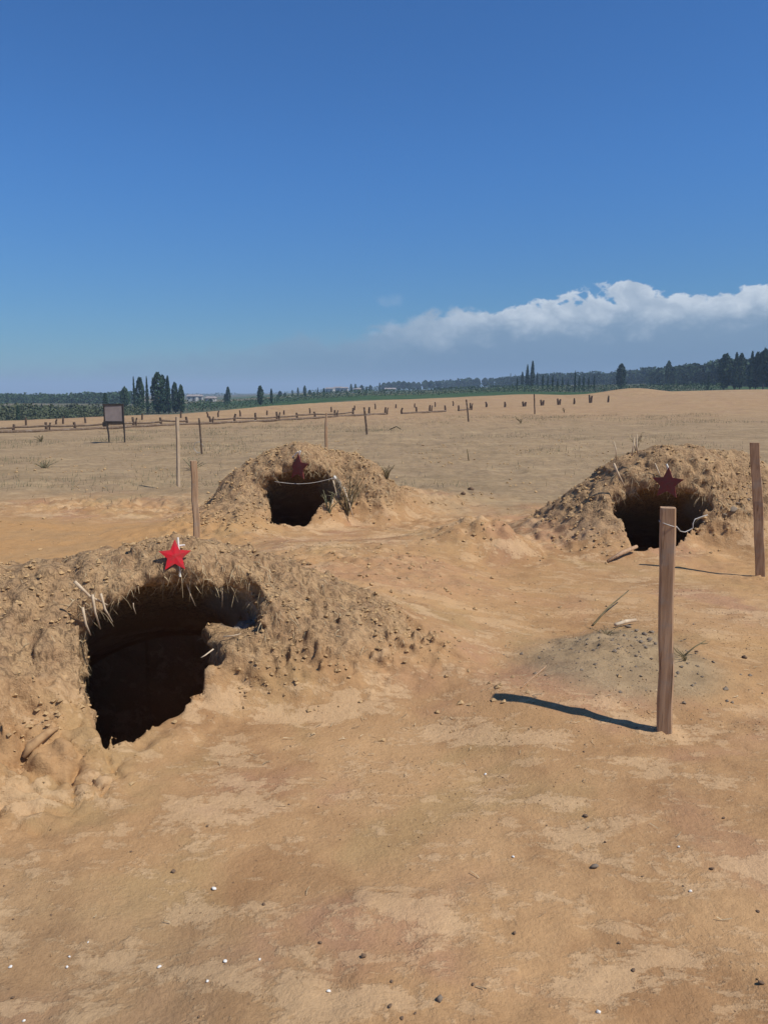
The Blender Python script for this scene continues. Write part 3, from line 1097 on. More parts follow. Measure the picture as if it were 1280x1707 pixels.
DUG_LABELS = ['large dugout mouth with bright red star and straw-mud right shoulder',
              'dugout mound with dull red star and a pale wire across its mouth',
              'dugout mound behind the near lath, with loose stones on its right wing']
dugs = []
for D, lab, ns in zip(DUGS, DUG_LABELS, (3400, 2200, 1200)):
    root, V, F = build_dug(D, 'dugout_shelter', lab)
    strands('straw', root, V, F, D, ns, w_face, D.seed, width=.003 if D.seed == 3 else .005, L=(.025, .085) if D.seed == 3 else (.04, .13))
    strands('straw_fringe', root, V, F, D, 620 if D.seed == 3 else 380, w_rim, D.seed + 1, width=.003 if D.seed == 3 else .005, L=(.03, .15), mat='straw')
    crumbs('crumbs', root, V, F, D, 3800 if D.seed == 3 else 2200, w_crumb, D.seed + 2, (.003, .017) if D.seed == 3 else (.004, .025), 'mudcrumb')
    dugs.append((root, V, F))


# ------------------------------------------------------------------ roots, sticks and wires on the dugouts
def rootlets(D, root, specs, mat='root'):
    """specs: list of (s, t, z, ds, dt, dz, r): a thin stick or root from a point along an offset"""
    for (s0, t0, z0, ds, dt, dz, rr) in specs:
        a = D.world(s0, t0, z0)
        b = D.world(s0 + ds, t0 + dt, z0 + dz)
        m = (a + b) / 2 + Vector((random.uniform(-.012, .012), random.uniform(-.01, .01), random.uniform(-.015, .01)))
        mb = MB()
        off = Vector((D.O[0], D.O[1], 0))
        mb.tube([a - off, m - off, b - off], [rr, rr * .9, rr * .45], 5)
        mb.build('root', M[mat], root, True)


D1, D2, D3 = DUGS
rootlets(D1, dugs[0][0], [
    (-.42, -.10, .58, .03, .02, -.19, .007), (-.38, -.10, .58, .05, .02, -.16, .007), (-.50, -.12, .66, .15, .05, -.15, .009), (-.47, -.10, .52, .03, .0, -.15, .007),
    (.06, -.02, .58, .05, .02, -.15, .0035), (-.22, -.05, .50, .01, 0, -.06, .003), (.26, 0, .56, .0, .02, -.16, .003), (.42, .0, .52, .03, 0, -.14, .003),
    (.14, -.28, .27, -.07, -.02, -.03, .004), (.22, -.16, .29, .09, -.02, .01, .004), (.02, -.38, .03, -.10, -.09, -.03, .007), (.16, -.27, .10, -.05, -.02, -.12, .005)])
rootlets(D2, dugs[1][0], [
    (.36, -.10, .50, .06, .0, -.30, .010), (.34, -.20, .28, -.07, -.02, -.22, .012), (.48, -.16, .42, .10, -.10, -.36, .009), (.60, -.10, .36, -.08, -.12, -.34, .009), (.30, -.22, .18, .02, -.02, -.16, .009)])
rootlets(D3, dugs[2][0], [
    (-.55, -.10, .84, .12, -.02, -.24, .013), (-.28, .10, .92, -.02, .0, .22, .009), (-.34, .12, .90, .02, .02, .20, .009), (-.50, .12, .86, -.03, 0, .20, .007), (-.12, .0, .84, .06, -.03, -.14, .008)])

# pale wire sagging across the second dugout's mouth
mb = MB()
off = Vector((D2.O[0], D2.O[1], 0))
pts = []
for i in range(11):
    k = i / 10
    pts.append(D2.world(-.36 + .74 * k, -.10, .50 - .05 * math.sin(math.pi * k) + .03 * k) - off)
mb.tube(pts, [.0035] * 11, 5)
mb.build('wire', M['wire'], dugs[1][0], True)
mb = MB()
p = D2.world(.38, -.10, .53) - off
mb.tube([p + Vector((0, 0, -.025)), p, p + Vector((0, 0, .025))], [.014, .022, .012], 7)
mb.build('peg', M['whitestick'], dugs[1][0], True)


# ------------------------------------------------------------------ stars
def star(loc, R, rz, tilt, mat, label, sticks):
    root = thing('red_star', label, 'star', loc, (tilt, 0, rz))
    th = .012
    front, back = [], []
    for k in range(10):
        r = R if k % 2 == 0 else R * .46
        a = math.pi / 2 + k * math.pi / 5
        front.append((r * math.cos(a), -th / 2, r * math.sin(a)))
        back.append((r * math.cos(a), th / 2, r * math.sin(a)))
    mb = MB()
    v = [(0, -th * .9, 0)] + front + back + [(0, th * .5, 0)]
    f = []
    for k in range(10):
        n = (k + 1) % 10
        f.append((0, 1 + k, 1 + n))
        f.append((21, 11 + n, 11 + k))
        f.append((1 + k, 11 + k, 11 + n, 1 + n))
    mb.poly(v, f)
    mb.build('star_plate', M[mat], root)
    for (x0, z0, x1, z1, w) in sticks:
        mb = MB()
        mb.tube([(x0, .016, z0), ((x0 + x1) / 2 + .002, .018, (z0 + z1) / 2), (x1, .016, z1)], [w, w, w * .9], 6)
        mb.build('stick', M['whitestick'], root)
    return root


p = ray(292, 927)
P = p / p.y * 4.02
star((P.x, 4.02, CAMH + P.z), .088, math.radians(8), math.radians(-14), 'red', 'bright red five pointed star with white stick behind, above the dugout mouth',
     [(.024, -.11, .014, .10, .006), (.014, .055, .05, .058, .005)])
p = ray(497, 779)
star((p.x / p.y * 9.42, 9.42, CAMH + p.z / p.y * 9.42), .17, math.radians(-34), math.radians(-4), 'red_shaded', 'dull red star over the dugout mouth crossed by a pale wire',
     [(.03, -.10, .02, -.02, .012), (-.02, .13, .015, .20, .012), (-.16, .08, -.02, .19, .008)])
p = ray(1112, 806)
star((p.x / p.y * 7.95, 7.95, CAMH + p.z / p.y * 7.95), .17, math.radians(-36), math.radians(-4), 'red_shaded', 'shade-darkened dusty red star low over the dugout mouth behind the near lath',
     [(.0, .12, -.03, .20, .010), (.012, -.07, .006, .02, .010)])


# ------------------------------------------------------------------ stakes
def lath(name, base, top, w, d, rz, mat, label, group=None, segs=7, pointed=False, jit=.004):
    root = None
    mb = MB()
    base, top = Vector(base), Vector(top)
    ax = top - base
    L = ax.length
    rings = []
    c, s = math.cos(rz), math.sin(rz)
    for i in range(segs + 1):
        k = i / segs
        ctr = ax * k + Vector((random.uniform(-jit, jit), random.uniform(-jit, jit), 0)) * (1 if 0 < i < segs else .3)
        ww, dd = w * (1 + random.uniform(-.06, .06)), d * (1 + random.uniform(-.06, .06))
        if pointed and i == segs:
            ww *= .35
            dd *= .35
        b = .12 * min(ww, dd)
        cor = [(-ww / 2 + b, -dd / 2), (ww / 2 - b, -dd / 2), (ww / 2, -dd / 2 + b), (ww / 2, dd / 2 - b), (ww / 2 - b, dd / 2), (-ww / 2 + b, dd / 2), (-ww / 2, dd / 2 - b), (-ww / 2, -dd / 2 + b)]
        rings.append([(ctr.x + x * c - y * s, ctr.y + x * s + y * c, ctr.z - (.12 if i == 0 else 0)) for x, y in cor])
    v = [q for r in rings for q in r]
    f = []
    n = 8
    for i in range(segs):
        for k in range(n):
            f.append((i * n + k, i * n + (k + 1) % n, (i + 1) * n + (k + 1) % n, (i + 1) * n + k))
    f.append(tuple(range(n))[::-1])
    f.append(tuple(segs * n + k for k in range(n)))
    mb.poly(v, f)
    o = mb.build(name, M[mat], None)
    o.location = base
    if label:
        tag(o, label, 'stake', group)
    return o


def stake_px(u0, v0, u1, v1, y, w, d, rz, mat, label, **kw):
    r0, r1 = ray(u0, v0), ray(u1, v1)
    if y is None:
        b = ground_at(u0, v0)
        y = b.y
    b = Vector((r0.x / r0.y * y, y, 0))
    b.z = h1(b.x, b.y)
    t = Vector((r1.x / r1.y * y, y, CAMH + r1.z / r1.y * y))
    return lath('wooden_stake', b, t, w, d, rz, mat, label, **kw)


near = stake_px(1108, 1222, 1113, 846, None, .066, .056, math.radians(-15), 'stake', 'sawn square-topped lath standing in sand with pale wire tied near its top')
NB = near.location.copy()
NT_ = Vector((ray(1113, 846).x / ray(1113, 846).y * NB.y, NB.y, CAMH + ray(1113, 846).z / ray(1113, 846).y * NB.y))
# wire tied round the near lath with a loose crinkled end
mb = MB()
loop = []
zt = NT_.z - .075 - NB.z
xt = (NT_.x - NB.x) * .93
for k in range(15):
    a = k / 14 * 2 * math.pi
    r = .031
    lx, ly = r * 1.25 * math.cos(a), r * 1.1 * math.sin(a)
    c, s_ = math.cos(math.radians(-15)), math.sin(math.radians(-15))
    loop.append((xt + lx * c - ly * s_, lx * s_ + ly * c, zt - .012 * math.cos(a)))
mb.tube(loop, [.0025] * len(loop), 5)
tail = [(0.035, -.02, -.012), (.05, -.02, -.03), (.075, -.01, -.036), (.10, 0, -.028), (.115, .0, -.018), (.113, 0, .002), (.125, .01, .02), (.16, .02, .03), (.185, .02, .038)]
mb.tube([(xt + a, b, zt + c) for a, b, c in tail], [.0025] * len(tail), 5)
mb.build('wire', M['wire'], near, True)

stake_px(1268, 962, 1257, 738, None, .078, .04, math.radians(-18), 'stake', 'sawn brown lath standing at the right of the dugout wing')
stake_px(329, 900, 323, 768, 5.4, .045, .045, .3, 'stake', 'short round-edged stake rising behind the bright star mound', segs=6)
stake_px(298, 812, 296, 695, None, .050, .05, math.radians(40), 'stake_pale', 'pale tall lath standing in smooth orange sand', segs=6)
stake_px(337, 757, 332, 697, None, .040, .04, .4, 'stake_dark', 'thin dark leaning stake beside a curl of wire at its foot', segs=5)
stake_px(543, 752, 544, 688, 14.5, .050, .05, .3, 'stake', 'pointed brown stake behind the dull red star mound', segs=6, pointed=True)
for (a, b, c, d, lab) in ((612, 724, 607, 679, 'thin dark leaning stake beside a bent twig on the open flat'),
                          (781, 702, 777, 666, 'thin dark leaning stake at the end of the low rail fence'),
                          (891, 690, 890, 657, 'thin upright dark stake in front of the row of short stumps')):
    stake_px(a, b, c, d, None, .055, .055, .4, 'stake_dark', lab, segs=5)
# curl of wire at the foot of the leaning stake
b = ground_at(333, 756)
mb = MB()
mb.tube([(b.x + .12 * math.cos(a) - .02, b.y, b.z + .16 + .14 * math.sin(a)) for a in np.linspace(0, 5.6, 12)], [.008] * 12, 5)
tag(mb.build('wire_curl', M['wire'], None, True), 'small curl of wire by the foot of a dark leaning stake', 'wire')

# ------------------------------------------------------------------ information board
bl, br = ground_at(180, 739), ground_at(206, 738)
by = bl.y
zb = lambda v: z_at(v, by)
xb = lambda u: ray(u, 700).x / ray(u, 700).y * by
root = thing('notice_board', 'grey blank notice board in dark frame on two legs', 'notice board', ((xb(180) + xb(206)) / 2, by, bl.z))
o0 = Vector(root.location)


def brd(name, u0, v0, u1, v1, dy0, dy1, mat, parent=root, lean=0):
    m_ = MB()
    x0, x1 = sorted((xb(u0), xb(u1)))
    z0, z1 = sorted((zb(v0), zb(v1)))
    m_.box((x0 - o0.x, dy0, z0 - o0.z), (x1 - o0.x, dy1, z1 - o0.z), .006)
    return m_.build(name, M[mat], parent)


pn = brd('panel', 176, 676, 206, 703, -.02, .02, 'panel')
for nm, a in (('frame_rail', (173.5, 673, 208, 676)), ('frame_rail', (176, 702, 206, 706.5)), ('frame_stile', (174, 676, 176.4, 706)), ('frame_stile', (205.2, 676, 207.6, 706))):
    brd(nm, *a, -.035, .03, 'boardframe', pn)
for u0, u1, a in ((178.6, 181.4, 0), (205.0, 207.6, 0)):
    m_ = MB()
    x = xb((u0 + u1) / 2) - o0.x
    w = (xb(u1) - xb(u0)) * .5
    m_.tube([(x, .0, -.15), (x + .01, 0, .25), (x - (.03 if u0 < 190 else -.005), 0, zb(705) - o0.z)], [w * .8, w, w * 1.25], 7)
    m_.build('leg', M['boardframe'], root)
m_ = MB()
m_.box((xb(176) - o0.x - .07, -.05, zb(710) - o0.z), (xb(179) - o0.x + .02, .05, zb(704) - o0.z), .01)
m_.build('bracket', M['boardframe'], root)

# ------------------------------------------------------------------ low rail fence
P0, P1 = Vector((-17.4, 28.0)), Vector((5.6, 50.2))
root = thing('low_fence', 'low rustic fence of dark stakes and log rails edging the sand path', 'fence', (P0.x, P0.y, h1(P0.x, P0.y)))
fo = Vector(root.location)
nst = 26
sp = []
for i in range(nst):
    k = i / (nst - 1)
    q = P0.lerp(P1, k)
    q = q + Vector((random.uniform(-.08, .08), random.uniform(-.08, .08)))
    sp.append(Vector((q.x, q.y, h1(q.x, q.y))))
for i, q in enumerate(sp):
    hgt = random.uniform(.32, .46)
    m_ = MB()
    m_.tube([(0, 0, -.1), (random.uniform(-.02, .02), 0, hgt * .5), (random.uniform(-.05, .05), random.uniform(-.02, .02), hgt)], [.06, .058, .05], 7)
    m_.build('stake', M['stake_dark'], root, False, q - fo)
    if i % 3 == 1:
        m_ = MB()
        m_.tube([(.10, 0, -.1), (.12, .02, hgt * .6), (.16, .02, hgt * .95)], [.04, .04, .03], 6)
        m_.build('stake', M['stake_dark'], root, False, q - fo)
for i in range(nst - 1):
    if i in (19, 23): continue
    a, b = sp[i] - fo, sp[i + 1] - fo
    m_ = MB()
    m_.tube([a + Vector((0, -.05, .03)), (a + b) / 2 + Vector((0, -.05, .035)), b + Vector((0, -.05, .04))], [.075, .07, .072], 7)
    m_.build('ground_log', M['log'], root)
    if i < 17 and i != 9:
        m_ = MB()
        za, zb_ = .22 + random.uniform(-.05, .03), .22 + random.uniform(-.05, .03)
        m_.tube([a + Vector((0, 0, za)), (a + b) / 2 + Vector((0, 0, (za + zb_) / 2 - .02)), b + Vector((0, 0, zb_))], [.048, .045, .047], 6)
        m_.build('rail', M['log'], root)

# second row of short stumps behind it, and the stumps further right
stump_us = [(58, 705), (107, 699), (118, 700), (155, 702), (247, 700), (310, 699), (354, 697), (371, 696), (407, 695), (450, 692), (478, 691), (520, 690), (555, 688), (592, 686), (626, 683), (659, 682), (690, 681), (723, 679), (752, 677)]
for (u, v) in stump_us:
    y = float(np.interp(u, [0, 300, 780], [37, 42, 58]))
    q = at_depth(u, y)
    m_ = MB()
    hgt = random.uniform(.26, .40)
    m_.tube([(0, 0, -.1), (random.uniform(-.02, .02), 0, hgt * .6), (random.uniform(-.06, .06), 0, hgt)], [.05, .05, .04], 7)
    tag(m_.build('short_stump', M['stake_dark'], None, False, q), 'short dark stump in the sparse row behind the low rail fence', 'stump', 'stumps behind the low fence')
for (u, v, hp, dbl) in ((806, 679, 9, 0), (836, 679, 9, 0), (867, 678, 9, 1), (896, 676, 10, 1), (923, 675, 11, 1), (948, 674, 10, 0), (974, 672, 14, 1), (1003, 671, 11, 0)):
    q = ground_at(u, v)
    q = at_depth(u, min(max(q.y, 46), 66))
    hgt = hp / FPX * q.y
    lab = 'forked pair of dark stumps in the row right of the low fence' if dbl else 'single dark stump in the row right of the low fence'
    m_ = MB()
    if not dbl:
        m_.tube([(0, 0, -.1), (.01, 0, hgt * .5), (random.uniform(-.06, .06), 0, hgt)], [.075, .075, .05], 7)
        tag(m_.build('dark_stump', M['stake_dark'], None, False, q), lab, 'stump', 'stumps right of the fence')
    else:
        r_ = thing('dark_stump', lab, 'stump', q, group='stumps right of the fence')
        m_.tube([(0, 0, -.1), (-.06, 0, hgt * .5), (-.10, 0, hgt * .95)], [.09, .08, .06], 7)
        m_.build('stem', M['stake_dark'], r_)
        m_ = MB()
        m_.tube([(.07, .03, -.1), (.09, .03, hgt * .5), (.12, .02, hgt * .85)], [.08, .075, .06], 7)
        m_.build('stem', M['stake_dark'], r_)


# ------------------------------------------------------------------ lying sticks and twigs
def stick(name, pts, rads, mat, label, cat='stick', group=None):
    m_ = MB()
    o = Vector(pts[0])
    m_.tube([Vector(p) - o for p in pts], rads, 7)
    ob = m_.build(name, M[mat], None, True, o)
    return tag(ob, label, cat, group)


def gp(u, v, dz=0.0):
    q = ground_at(u, v)
    return Vector((q.x, q.y, q.z + dz))


a, b = gp(1012, 941, .02), gp(1060, 925, .07)
stick('wood_offcut', [a, (a + b) / 2 + Vector((0, 0, .01)), b], [.012, .022, .018], 'stake', 'flat weathered offcut lying at the lip of the dugout behind the near lath', 'stick')
a, b = gp(988, 1044, .01), gp(1046, 1006, .10)
stick('dry_stalk', [a, a.lerp(b, .4) + Vector((0, 0, .02)), b], [.007, .006, .004], 'weed', 'long dry stalk leaning out of the low grey heap', 'twig')
a, b = gp(868, 1152, .006), gp(975, 1052, .006)
stick('dry_stalk', [a, a.lerp(b, .35) + Vector((.01, 0, .004)), a.lerp(b, .7) + Vector((-.012, 0, .004)), b], [.003, .004, .004, .003], 'stake', 'thin brown runner lying along the edge of the low grey heap', 'twig')
a, b = gp(1025, 1049, .02), gp(1058, 1042, .03)
stick('pale_stick', [a, a.lerp(b, .5) + Vector((0, 0, .006)), b], [.012, .014, .011], 'root', 'pale stubby stick on the low grey heap', 'stick')
b0 = gp(1138, 1098)
stick('forked_twig', [b0, b0 + Vector((.07, .02, .05)), b0 + Vector((.135, .03, .085))], [.005, .004, .003], 'weed', 'dark forked twig sticking up right of the near lath', 'twig')
tw = bpy.data.objects['forked_twig']
m_ = MB()
m_.tube([(0, 0, 0), (-.04, 0, .03), (-.062, .0, .055)], [.004, .003, .002], 5)
m_.build('side_shoot', M['weed'], tw)
m_ = MB()
m_.tube([(.10, .025, .067), (.13, .03, .066), (.15, .03, .070)], [.003, .003, .002], 5)
m_.build('side_shoot', M['weed'], tw)
a, b = gp(40, 1266, .03), gp(100, 1244, .035)
stick('mud_slab', [a, a.lerp(b, .2) + Vector((0, 0, .02)), a.lerp(b, .7) + Vector((0, 0, .018)), b], [.010, .022, .018, .006], 'mud', 'long brown clod lying on the cracked left bank', 'clod')
a, b = gp(650, 718, .05), gp(668, 719, .08)
stick('bent_twig', [a, a.lerp(b, .6) + Vector((0, 0, .10)), b], [.02, .02, .02], 'weed', 'bent twig lying on the flat near a thin leaning stake', 'twig')
b0 = gp(781, 768)
stick('dry_stalk', [b0, b0 + Vector((-.02, 0, .14)), b0 + Vector((-.04, 0, .26))], [.012, .012, .008], 'weed', 'lone upright dry stalk on the sand right of the wire-crossed dugout', 'twig')


# ------------------------------------------------------------------ weeds
def weed(u, v, hgt, n, spread, mat, label, seed, y=None, dz=0, rad=.004):
    r = random.Random(seed)
    q = ground_at(u, v) if y is None else at_depth(u, y)
    root = thing('dry_weed', label, 'weed', (q.x, q.y, q.z + dz))
    for k in range(n):
        a = r.uniform(0, 6.28)
        e = r.uniform(.15, 1.0) * spread
        hh = hgt * r.uniform(.5, 1.0)
        m_ = MB()
        pts = [(0, 0, -.02), (e * .35 * math.cos(a), e * .35 * math.sin(a), hh * .5), (e * math.cos(a), e * math.sin(a), hh)]
        m_.tube(pts, [rad, rad * .8, rad * .4], 5)
        for j in range(3):
            kk = r.uniform(.4, .95)
            bx = Vector(pts[1]).lerp(Vector(pts[2]), max(0, (kk - .5) * 2))
            d = Vector((r.uniform(-1, 1), r.uniform(-1, 1), r.uniform(.2, 1))).normalized() * hh * r.uniform(.12, .28)
            m_.tube([bx, bx + d], [rad * .6, rad * .3], 4)
        m_.build('stem', M[mat], root)
    return root


weed(580, 858, .50, 24, .26, 'weed', 'tall dry weed clump on the right of the wire-crossed dugout mouth', 1, rad=.005)
weed(548, 858, .30, 7, .13, 'greenweed', 'small grey green weed growing in the wire-crossed dugout mouth', 2, rad=.008)
weed(70, 737, .22, 14, .28, 'weed', 'small dry bush on the flat left of the notice board', 3, rad=.012)
weed(75, 783, .22, 26, .35, 'greenweed', 'low grey weed patch between the notice board and the orange sand', 4, rad=.005)
weed(322, 786, .30, 10, .28, 'greenweed', 'low grey weed between the pale lath and the short stake', 5, rad=.009)
weed(645, 800, .22, 8, .2, 'weed', 'little dry weed on the tail of the wire-crossed dugout', 6, rad=.007)
weed(1142, 1105, .06, 7, .10, 'weed', 'tangle of fine dry twigs at the foot of the forked twig', 7, rad=.0025)
weed(1010, 1060, .05, 9, .14, 'weed', 'sparse dry weed on top of the low grey heap', 8, rad=.0025)
weed(868, 706, .3, 5, .25, 'weed', 'sparse dry weed on the flat below the row of dark stumps', 9, rad=.014)
weed(940, 688, .35, 5, .3, 'weed', 'small tuft on the flat right of the upright dark stake', 10, rad=.014)
weed(1060, 752, .25, 6, .15, 'straw', 'pale dry grass stalks behind the loose-stone dugout', 12, rad=.006)


# ------------------------------------------------------------------ stones and clods
def rock_mesh(name, seed, sub=2):
    import bmesh
    bm = bmesh.new()
    bmesh.ops.create_icosphere(bm, subdivisions=sub, radius=1)
    r = np.random.default_rng(seed)
    sc = r.uniform(.7, 1.2, 3)
    for v in bm.verts:
        p = np.array(v.co)
        n = vnoise3(*[np.array([c * 1.4 + seed * 3.1]) for c in p], seed)[0]
        v.co = Vector(p * sc * (1 + .33 * n))
    me = bpy.data.meshes.new(name)
    bm.to_mesh(me)
    bm.free()
    me.polygons.foreach_set('use_smooth', [True] * len(me.polygons))
    return me


ROCKS = {k: [rock_mesh('pebble', 40 + i) for i in range(4)] for k in ('stone', 'darkclod', 'whitestone')}
for k in ROCKS:
    for me in ROCKS[k]:
        me.materials.append(M[k])


def stone(name, u, v, wpx, kind, label, cat, group=None, flat=.7):
    q = ground_at(u, v)
    dist = (q - Vector((0, 0, CAMH))).length
    r = wpx / FPX * dist * .5
    o = link(name, random.choice(ROCKS[kind]), None, None, (q.x, q.y, q.z + r * flat * .45), (random.uniform(-.3, .3), random.uniform(-.3, .3), random.uniform(0, 6.28)))
    r = r * (.62 if kind == 'whitestone' else .6)
    o.scale = (r, r * .9, r * flat)
    return tag(o, label, cat, group)


GW = 'white pebbles strewn on the bare sand'
for (u, v, w) in ((357, 1481, 11), (112, 1609, 7), (376, 1607, 9), (346, 1639, 7), (548, 1655, 8), (18, 1614, 7), (266, 1609, 8), (147, 1566, 5), (433, 1603, 6), (855, 1433, 8), (809, 1291, 7), (1130, 1420, 6), (997, 1688, 10), (40, 1697, 7), (116, 1590, 6), (1150, 1490, 8)):
    big = (u == 357)
    stone('white_pebble', u, v, w, 'whitestone', 'largest clean white pebble lying alone on bare sand' if big else 'small whitish pebble half sunk in bare sand', 'pebble', None if big else GW)
GD = 'dark clods strewn on the bare sand'
for (u, v, w) in ((975, 1368, 13), (1185, 1455, 11), (289, 1453, 11), (346, 1383, 7), (23, 1532, 6), (534, 1576, 10), (606, 1606, 13), (653, 1645, 9), (1267, 1645, 14), (440, 1513, 8), (290, 1452, 9), (219, 1422, 6), (1205, 1370, 8), (857, 1560, 9), (332, 1695, 8), (22, 1664, 7), (1031, 1577, 8), (1055, 1619, 8), (1240, 1100, 12), (788, 1650, 8), (670, 1712, 8), (1160, 1090, 7),
                  (967, 1003, 5), (1010, 1012, 5), (900, 936, 6), (1008, 1410, 6), (1262, 1525, 7), (650, 1690, 12)):
    stone('dark_clod', u, v, w, 'darkclod', 'small dark clod lying on the bare sand', 'clod', GD)
stone('grey_pebble', 733, 1677, 16, 'stone', 'round grey pebble on the sand, larger than the grit round it', 'pebble', None, .8)
stone('grey_pebble', 990, 1452, 16, 'stone', 'angular two-toned pebble on a pale crust flake', 'pebble', None, .7)
stone('dark_clod', 785, 817, 17, 'darkclod', 'larger of two dark clods on the smooth sand right of the wire-crossed dugout', 'clod')
stone('dark_clod', 772, 824, 12, 'darkclod', 'smaller of two dark clods on the smooth sand right of the wire-crossed dugout', 'clod')
GS = 'loose stones on the wing of the dugout'
for (u, v, w) in ((1195, 862, 10), (1207, 860, 12), (1220, 856, 22), (1238, 852, 14), (1246, 836, 10), (1184, 868, 9), (1228, 842, 9), (1243, 826, 8), (1250, 846, 9), (1172, 874, 8), (1240, 815, 7), (1208, 846, 8), (1258, 858, 10)):
    stone('loose_stone', u, v, w, 'stone', 'loose grey stone on the right wing of the dugout behind the near lath', 'stone', GS)
GH = 'broken lumps on the low grey heap'
for (u, v, w) in ((1046, 1050, 14), (1060, 1056, 13), (1073, 1062, 12), (1082, 1070, 12), (1068, 1074, 10), (1052, 1078, 9), (1085, 1058, 11), (1040, 1062, 9), (1076, 1086, 9), (1092, 1078, 10), (1030, 1078, 8), (1060, 1096, 8), (1085, 1100, 9), (1020, 1070, 8)):
    stone('earth_lump', u, v, w, 'stone', 'broken earth lump on top of the low grey heap', 'clod', GH)


def scatter(name, N, xr, yr, size, mat, label, seed, dens=None):
    """grit too small and too many to count, one mesh"""
    r = np.random.default_rng(seed)
    x = r.uniform(*xr, N * 4)
    y = r.uniform(*yr, N * 4)
    keep = r.uniform(0, 1, N * 4) < (dens(x, y) if dens else .25)
    for D in DUGS:
        keep &= poly_sd(D.poly, x, y) > .03
    x, y = x[keep][:N], y[keep][:N]
    n = len(x)
    z = H(x, y)
    oct_ = np.array([(1, 0, 0), (-.6, .8, 0), (-.5, -.9, 0), (.2, .1, .8), (.1, -.1, -.6), (.5, .8, .35), (.4, -.8, .3)])
    fc = np.array([(0, 5, 3), (5, 1, 3), (1, 2, 3), (2, 6, 3), (6, 0, 3), (5, 0, 4), (1, 5, 4), (2, 1, 4), (6, 2, 4), (0, 6, 4)])
    s = size[0] + (size[1] - size[0]) * r.power(.35, n) ** 1.5
    a = r.uniform(0, 6.28, n)
    P = oct_[None] * s[:, None, None] * r.uniform(.7, 1.3, (n, 7, 3))
    ca, sa = np.cos(a)[:, None], np.sin(a)[:, None]
    Q = np.stack([P[:, :, 0] * ca - P[:, :, 1] * sa, P[:, :, 0] * sa + P[:, :, 1] * ca, P[:, :, 2]], -1)
    Q += np.stack([x, y, z + s * .15], -1)[:, None, :]
    F = (fc[None] + (np.arange(n) * 7)[:, None, None]).reshape(-1, 3)
    o = link(name, mesh_np(name, Q.reshape(-1, 3), F, False), M[mat])
    tag(o, label, None, None, 'stuff')


clump = lambda x, y: np.clip(sstep(fbm2(x / .6, y / .6, 3, 91), -.2, .9), .02, 1)
scatter('grit', 9000, (-2.4, 3.0), (1.0, 5.5), (.0012, .0055), 'sandgrit', 'fine grit strewn over the sand', 5, clump)
scatter('dark_grit', 2200, (-2.4, 3.0), (1.0, 6.5), (.0015, .006), 'darkclod', 'fine dark crumbs strewn over the sand', 6, clump)
heapd = lambda x, y: np.exp(-(((x - 1.4) / .4) ** 2 + ((y - 4.35) / .4) ** 2))
scatter('heap_crumbs', 500, (.6, 2.2), (3.5, 5.2), (.003, .014), 'stone', 'crumbled earth on the low grey heap', 9, heapd)
cl2 = lambda x, y: np.clip(sstep(fbm2(x / 1.3, y / 1.3, 3, 95), -.1, .9), .03, 1) * sstep(y, 6, 10.5)
scatter('clod_litter', 2600, (-9, 9), (6.2, 24), (.006, .034), 'mudcrumb', 'small clods littering the rough flat beyond the mounds', 7, cl2)


def litter(name, N, xr, yr, mat, label, seed, dens, L=(.012, .05)):
    """broken straw lying flat on the sand, one mesh"""
    r = np.random.default_rng(seed)
    x, y = r.uniform(*xr, N * 6), r.uniform(*yr, N * 6)
    keep = r.uniform(0, 1, N * 6) < dens(x, y)
    for D in DUGS:
        keep &= poly_sd(D.poly, x, y) > .03
    x, y = x[keep][:N], y[keep][:N]
    n = len(x)
    z = H(x, y) + .004
    a = r.uniform(0, 6.28, n)
    ln = r.uniform(*L, n)
    w = r.uniform(.0007, .0018, n)
    dx, dy = np.cos(a), np.sin(a)
    k = np.linspace(-.5, .5, 3)
    cx = x[:, None] + dx[:, None] * ln[:, None] * k + r.normal(0, .003, (n, 3))
    cy = y[:, None] + dy[:, None] * ln[:, None] * k
    cz = np.stack([H(cx[:, i], cy[:, i]) + .004 for i in range(3)], 1) + r.uniform(0, .008, (n, 3))
    A = np.stack([cx - dy[:, None] * w[:, None], cy + dx[:, None] * w[:, None], cz], -1)
    Bq = np.stack([cx + dy[:, None] * w[:, None], cy - dx[:, None] * w[:, None], cz + .001], -1)
    V = np.concatenate([A, Bq], 1).reshape(-1, 3)
    b = np.arange(n)[:, None] * 6
    F = np.concatenate([b + np.array([[0, 1, 4, 3]]), b + np.array([[1, 2, 5, 4]])], 0)
    tag(link(name, mesh_np(name, V, F, False), M[mat]), label, None, None, 'stuff')


nearm = lambda x, y: np.clip(.9 * np.exp(-((x + .2) / .9) ** 2 - ((y - 3.75) / .5) ** 2) + .6 * np.exp(-((x - 1.35) / .6) ** 2 - ((y - 4.4) / .6) ** 2) + .9 * np.exp(-((x - .1) / 1.4) ** 2 - ((y - 6.5) / 1.3) ** 2) + .03, 0, 1)
litter('straw_litter', 900, (-2.2, 3.2), (1.2, 9), 'straw', 'broken straw bits lying on the sand', 31, nearm)


hump = lambda x, y: np.clip(.8 * np.exp(-((x - .95) / .5) ** 2 - ((y - 7.45) / .3) ** 2) + .45 * np.exp(-((x + .2) / 1.1) ** 2 - ((y - 6.0) / 1.0) ** 2) + .5 * np.exp(-((x - .3) / .5) ** 2 - ((y - 3.8) / .25) ** 2)
                            + .8 * np.exp(-((x - 1.33) / .10) ** 2 - ((y - 3.46) / .10) ** 2) + .5 * np.exp(-((x + 1.9) / .5) ** 2 - ((y - 7.9) / .5) ** 2), 0, 1)
scatter('earth_crumbs', 2600, (-2.6, 2.2), (3.2, 8.6), (.003, .022), 'mudcrumb', 'crumbled earth strewn over the low humps', 12, hump)


